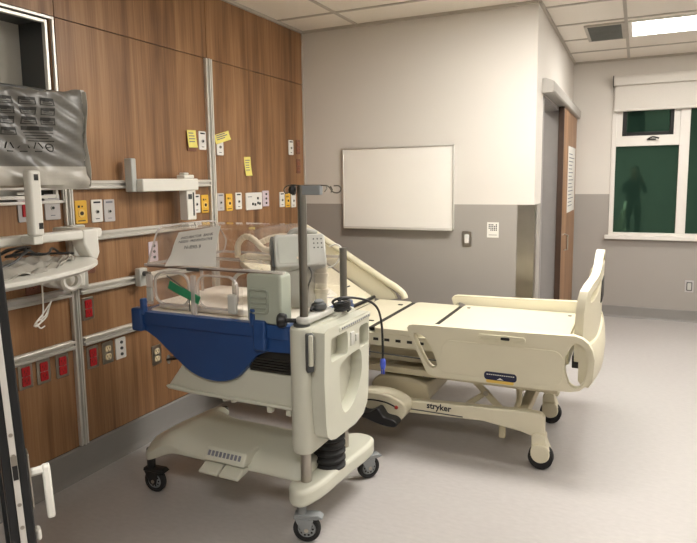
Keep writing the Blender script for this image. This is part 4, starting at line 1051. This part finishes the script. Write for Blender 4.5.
# ------------------------------------------------------------------ open glass door, left foreground
P0 = V((1.409, .765, 0)); d0 = math.atan2(.574, -.819)+R(3.5)
e = V((math.cos(d0), math.sin(d0), 0)); r_ = V((e.y, -e.x, 0))      # e: along the leaf away from its lock edge; r_: towards the room
dm = Matrix((e, r_, V((0, 0, 1)))).transposed().to_4x4(); dm.translation = P0
lean = Matrix.Rotation(R(2.2), 4, 'X')
dm = dm @ Matrix.Translation((0, 0, 1.0)) @ lean @ Matrix.Translation((0, 0, -1.0))
gd = thing('glass_door', 'open black-framed glass door leaf at the left edge, white lever handle', 'door', (1.2, .95, 0))
W2 = .023
f = MB().box(0, .07, -W2, -.006, .02, 2.1).box(0, .07, .006, W2, .02, 2.1).box(.003, .07, -.006, .006, .02, 2.1)
f.box(.78, .85, -W2, W2, .02, 2.1).box(.07, .78, -W2, W2, .02, .12).box(.07, .78, -W2, W2, 2.02, 2.1)
f.build('door_frame', FRAME_BLK, gd, bevel=.003, xf=dm)
MB().box(.07, .78, -.004, .004, .12, 2.02).build('door_pane', DOORGLASS, gd, xf=dm)
lp_ = MB().box(-.0025, .003, -.0058, .0058, .04, 2.08).build('edge_strip', ALU_V, gd, xf=dm)
q = MB().m(0)
for z in (.74, .80, .85, .955, 1.0): q.cyl(dm @ V((-.004, 0, z)), dm @ V((-.0015, 0, z)), .004, n=10)
hang(q.build('strip_screw', STEEL, lp_), lp_)
q = MB().box(-.006, .002, -.0048, .0048, .905, .935)
hang(q.build('latch_bolt', BLACK, lp_, xf=dm), lp_)
hang(MB().box(-.0045, .001, -.0053, .0053, .935, .955).build('latch_guard', STEEL, lp_, xf=dm), lp_)
ro = MB().box(.012, .05, W2, W2+.005, .825, .945).build('handle_rose', STEEL, gd, xf=dm, bevel=.002)
hn = MB().tube([(.035, W2+.002, .895), (.035, W2+.032, .895)], .009, 12).box(.025, .045, W2+.027, W2+.043, .785, .905)
hang(hn.build('lever_handle', WHITE, ro, xf=dm, bevel=.006), ro)
hang(MB().box(.022, .048, W2, W2+.012, .745, .77).build('thumb_turn', WHITE, ro, xf=dm, bevel=.005), ro)

# ------------------------------------------------------------------ photographer, mirrored in the window
pers = thing('person', 'person in dark jacket and trousers holding up a phone, mirrored in the window', 'person', (2.46, -.43, 0))
def skin_mesh(chains):
    """chains: lists of (key, point, radius); shared keys join the chains into one surface"""
    vs, rad, idx, ed = [], [], {}, []
    for ch in chains:
        prev = None
        for k, p, r in ch:
            if k not in idx: idx[k] = len(vs); vs.append(p); rad.append(r)
            if prev is not None: ed.append((prev, idx[k]))
            prev = idx[k]
    me = bpy.data.meshes.new('tmp'); me.from_pydata([V(p) for p in vs], ed, [])
    o = bpy.data.objects.new('tmp', me); COL.objects.link(o)
    sk = o.modifiers.new('Skin', 'SKIN'); sk.use_smooth_shade = True
    if not me.skin_vertices: me.skin_vertices.new()
    for i, r in enumerate(rad):
        rr = r if isinstance(r, tuple) else (r, r)
        me.skin_vertices[0].data[i].radius = rr; me.skin_vertices[0].data[i].use_root = (i == 0)
    sb = o.modifiers.new('Sub', 'SUBSURF'); sb.levels = 2; sb.render_levels = 2
    dg = bpy.context.evaluated_depsgraph_get(); dg.update()
    out = bpy.data.meshes.new_from_object(o.evaluated_get(dg)); bpy.data.objects.remove(o)
    return out
PX, PY = 2.46, -.43
def L_(x, y, z): return (PX+x, PY+y, z)
ch = [[('pel', L_(0, 0, .93), (.155, .11)), ('waist', L_(0, 0, 1.08), (.135, .10)), ('chest', L_(0, .0, 1.25), (.16, .115)), ('coll', L_(0, -.01, 1.40), (.10, .08)), ('neck', L_(0, .0, 1.475), .052), ('jaw', L_(0, .025, 1.545), (.062, .072)), ('eye', L_(0, .02, 1.62), (.076, .088)), ('crown', L_(0, .01, 1.70), (.058, .066))],
      [('jaw', L_(0, .025, 1.545), (.062, .072))]]
for s_ in (-1, 1):
    hip = ('hip%d' % s_, L_(.09*s_, 0, .86), .095)
    ch.append([('pel', None, 0), hip, ('kn%d' % s_, L_(.10*s_, .02, .48), .062), ('an%d' % s_, L_(.105*s_, -.02, .10), .043), ('hl%d' % s_, L_(.108*s_, .0, .05), .045), ('toe%d' % s_, L_(.12*s_, .16, .035), .034)])
    hx = .075+.055*s_; sh = ('sh%d' % s_, L_(.165*s_, -.01, 1.36), .062)
    el = ('el%d' % s_, L_(.215*s_+.02, .13, 1.16), .044); wr = ('wr%d' % s_, L_(hx+.035*s_, .335, 1.405), .028)
    pm = ('pm%d' % s_, L_(hx+.028*s_, .365, 1.45), (.030, .018))
    ch.append([('coll', None, 0), sh, el, wr, pm])
    for k, (dz, ln) in enumerate(((.045, .9), (.022, 1), (.0, .95), (-.022, .75))):
        b0 = L_(hx+.022*s_, .385, 1.47+dz); b1 = L_(hx+.008*s_, .398+.012*ln, 1.478+dz); b2 = L_(hx-.012*s_*ln, .405+.004*ln, 1.480+dz)
        ch.append([pm, ('f%d%da' % (s_, k), b0, .0095), ('f%d%db' % (s_, k), b1, .0088), ('f%d%dc' % (s_, k), b2, .0075)])
    ch.append([pm, ('t%da' % s_, L_(hx+.022*s_, .355, 1.478), .0115), ('t%db' % s_, L_(hx+.002*s_, .362, 1.508), .0095), ('t%dc' % s_, L_(hx-.018*s_, .372, 1.525), .008)])
keyed = {}
for c in ch:
    for k, p, r in c:
        if p is not None: keyed[k] = (p, r)
ch = [[(k, keyed[k][0], keyed[k][1]) for k, p, r in c] for c in ch]
me = skin_mesh(ch); me.name = 'body'; me.materials.clear()
for q in (mat('skin', (196, 148, 122), .5), mat('dark jacket', (40, 42, 48), .8, var=.1), mat('dark trousers', (34, 35, 40), .85, var=.1), mat('dark shoe', (26, 26, 28), .6)): me.materials.append(q)
for p in me.polygons:
    c = p.center; p.use_smooth = True
    hand = (c.y-PY) > .325 and c.z > 1.37
    p.material_index = 0 if (c.z > 1.45 and abs(c.x-PX) < .12 and c.y-PY < .2) or hand else 1 if c.z > .92 else 2 if c.z > .085 else 3
bo = bpy.data.objects.new('body', me); COL.objects.link(bo); hang(bo, pers)
hr_ = MB().ball(L_(0, -.005, 1.665), .088, (.95, 1.08, .95), 18)
for v in hr_.bm.verts:
    if v.co.y > PY+.045 and v.co.z < 1.69: v.co.y = PY+.045
    if v.co.z < 1.60: v.co.z = 1.60
hr_.build('hair', mat('dark hair', (38, 30, 26), .6, var=.2, scale=60), pers)
for s_ in (-1, 1):
    ey = MB().ball(L_(.031*s_, .098, 1.625), .0115).m(1).ball(L_(.031*s_, .1075, 1.625), .005)
    ey.build('eye', [PAPER, INK], pers)
    MB().ball(L_(.077*s_, .01, 1.61), .028, (.35, .7, 1.1)).build('ear', MATS['skin'], pers)
MB().prism([L_(-.016, .098, 1.575), L_(.016, .098, 1.575), L_(.006, .104, 1.63), L_(-.006, .104, 1.63)], (0, .02, -.004)).build('nose', MATS['skin'], pers, bevel=.006)
MB().ball(L_(0, .098, 1.548), .024, (1, .3, .3)).build('mouth', mat('lips', (160, 96, 88), .5), pers)
ph = thing('phone', 'dark phone held up by the person mirrored in the window', 'phone', (2.535, -.035, 1.49))
fwd_ = V((-.4286, .9035, 0)); rt_ = V((.9035, .4286, 0))
pmx = Matrix((rt_, fwd_, V((0, 0, 1)))).transposed().to_4x4(); pmx.translation = V((2.53, 0, 1.5))-fwd_*.03
MB().yprism(rrect(-.036, .036, -.09, .06, .010, 5), -.004, .004).build('phone_body', BLACK, ph, bevel=.0015, xf=pmx)
MB().box(-.033, .033, -.0048, -.004, -.085, .055).build('phone_screen', mat('phone screen', (60, 62, 66), .15), ph, xf=pmx)

# ------------------------------------------------------------------ camera, light, output
cam = bpy.data.cameras.new('camera'); co = bpy.data.objects.new('camera', cam); COL.objects.link(co)
f_, cy_, pitch, yaw, roll = 607.52, 252.12, .11765, .443055, -.012676
fwd = V((-math.sin(yaw)*math.cos(pitch), math.cos(yaw)*math.cos(pitch), -math.sin(pitch)))
rt = V((math.cos(yaw), math.sin(yaw), 0)); upv = rt.cross(fwd)
r2 = rt*math.cos(roll)+upv*math.sin(roll); u2 = -rt*math.sin(roll)+upv*math.cos(roll)
m4 = Matrix((r2, u2, -fwd)).transposed().to_4x4(); m4.translation = (2.53, 0, 1.5)
co.matrix_world = m4
cam.sensor_width = 36; cam.lens = f_/697*36; cam.shift_y = -(271.5-cy_)/697; cam.clip_start = .02
S.camera = co
w = bpy.data.worlds.new('world'); S.world = w; w.use_nodes = True
w.node_tree.nodes['Background'].inputs[0].default_value = (.02, .024, .03, 1)
S.view_settings.view_transform = 'Standard'; S.view_settings.look = 'None'; S.view_settings.gamma = 1
S.view_settings.use_curve_mapping = False; S.view_settings.exposure = EXPO
S.cycles.use_denoising = True; S.cycles.transparent_max_bounces = 40; S.cycles.max_bounces = 10; S.cycles.diffuse_bounces = 5
S.cycles.sample_clamp_indirect = 6; S.cycles.caustics_reflective = False; S.cycles.caustics_refractive = False
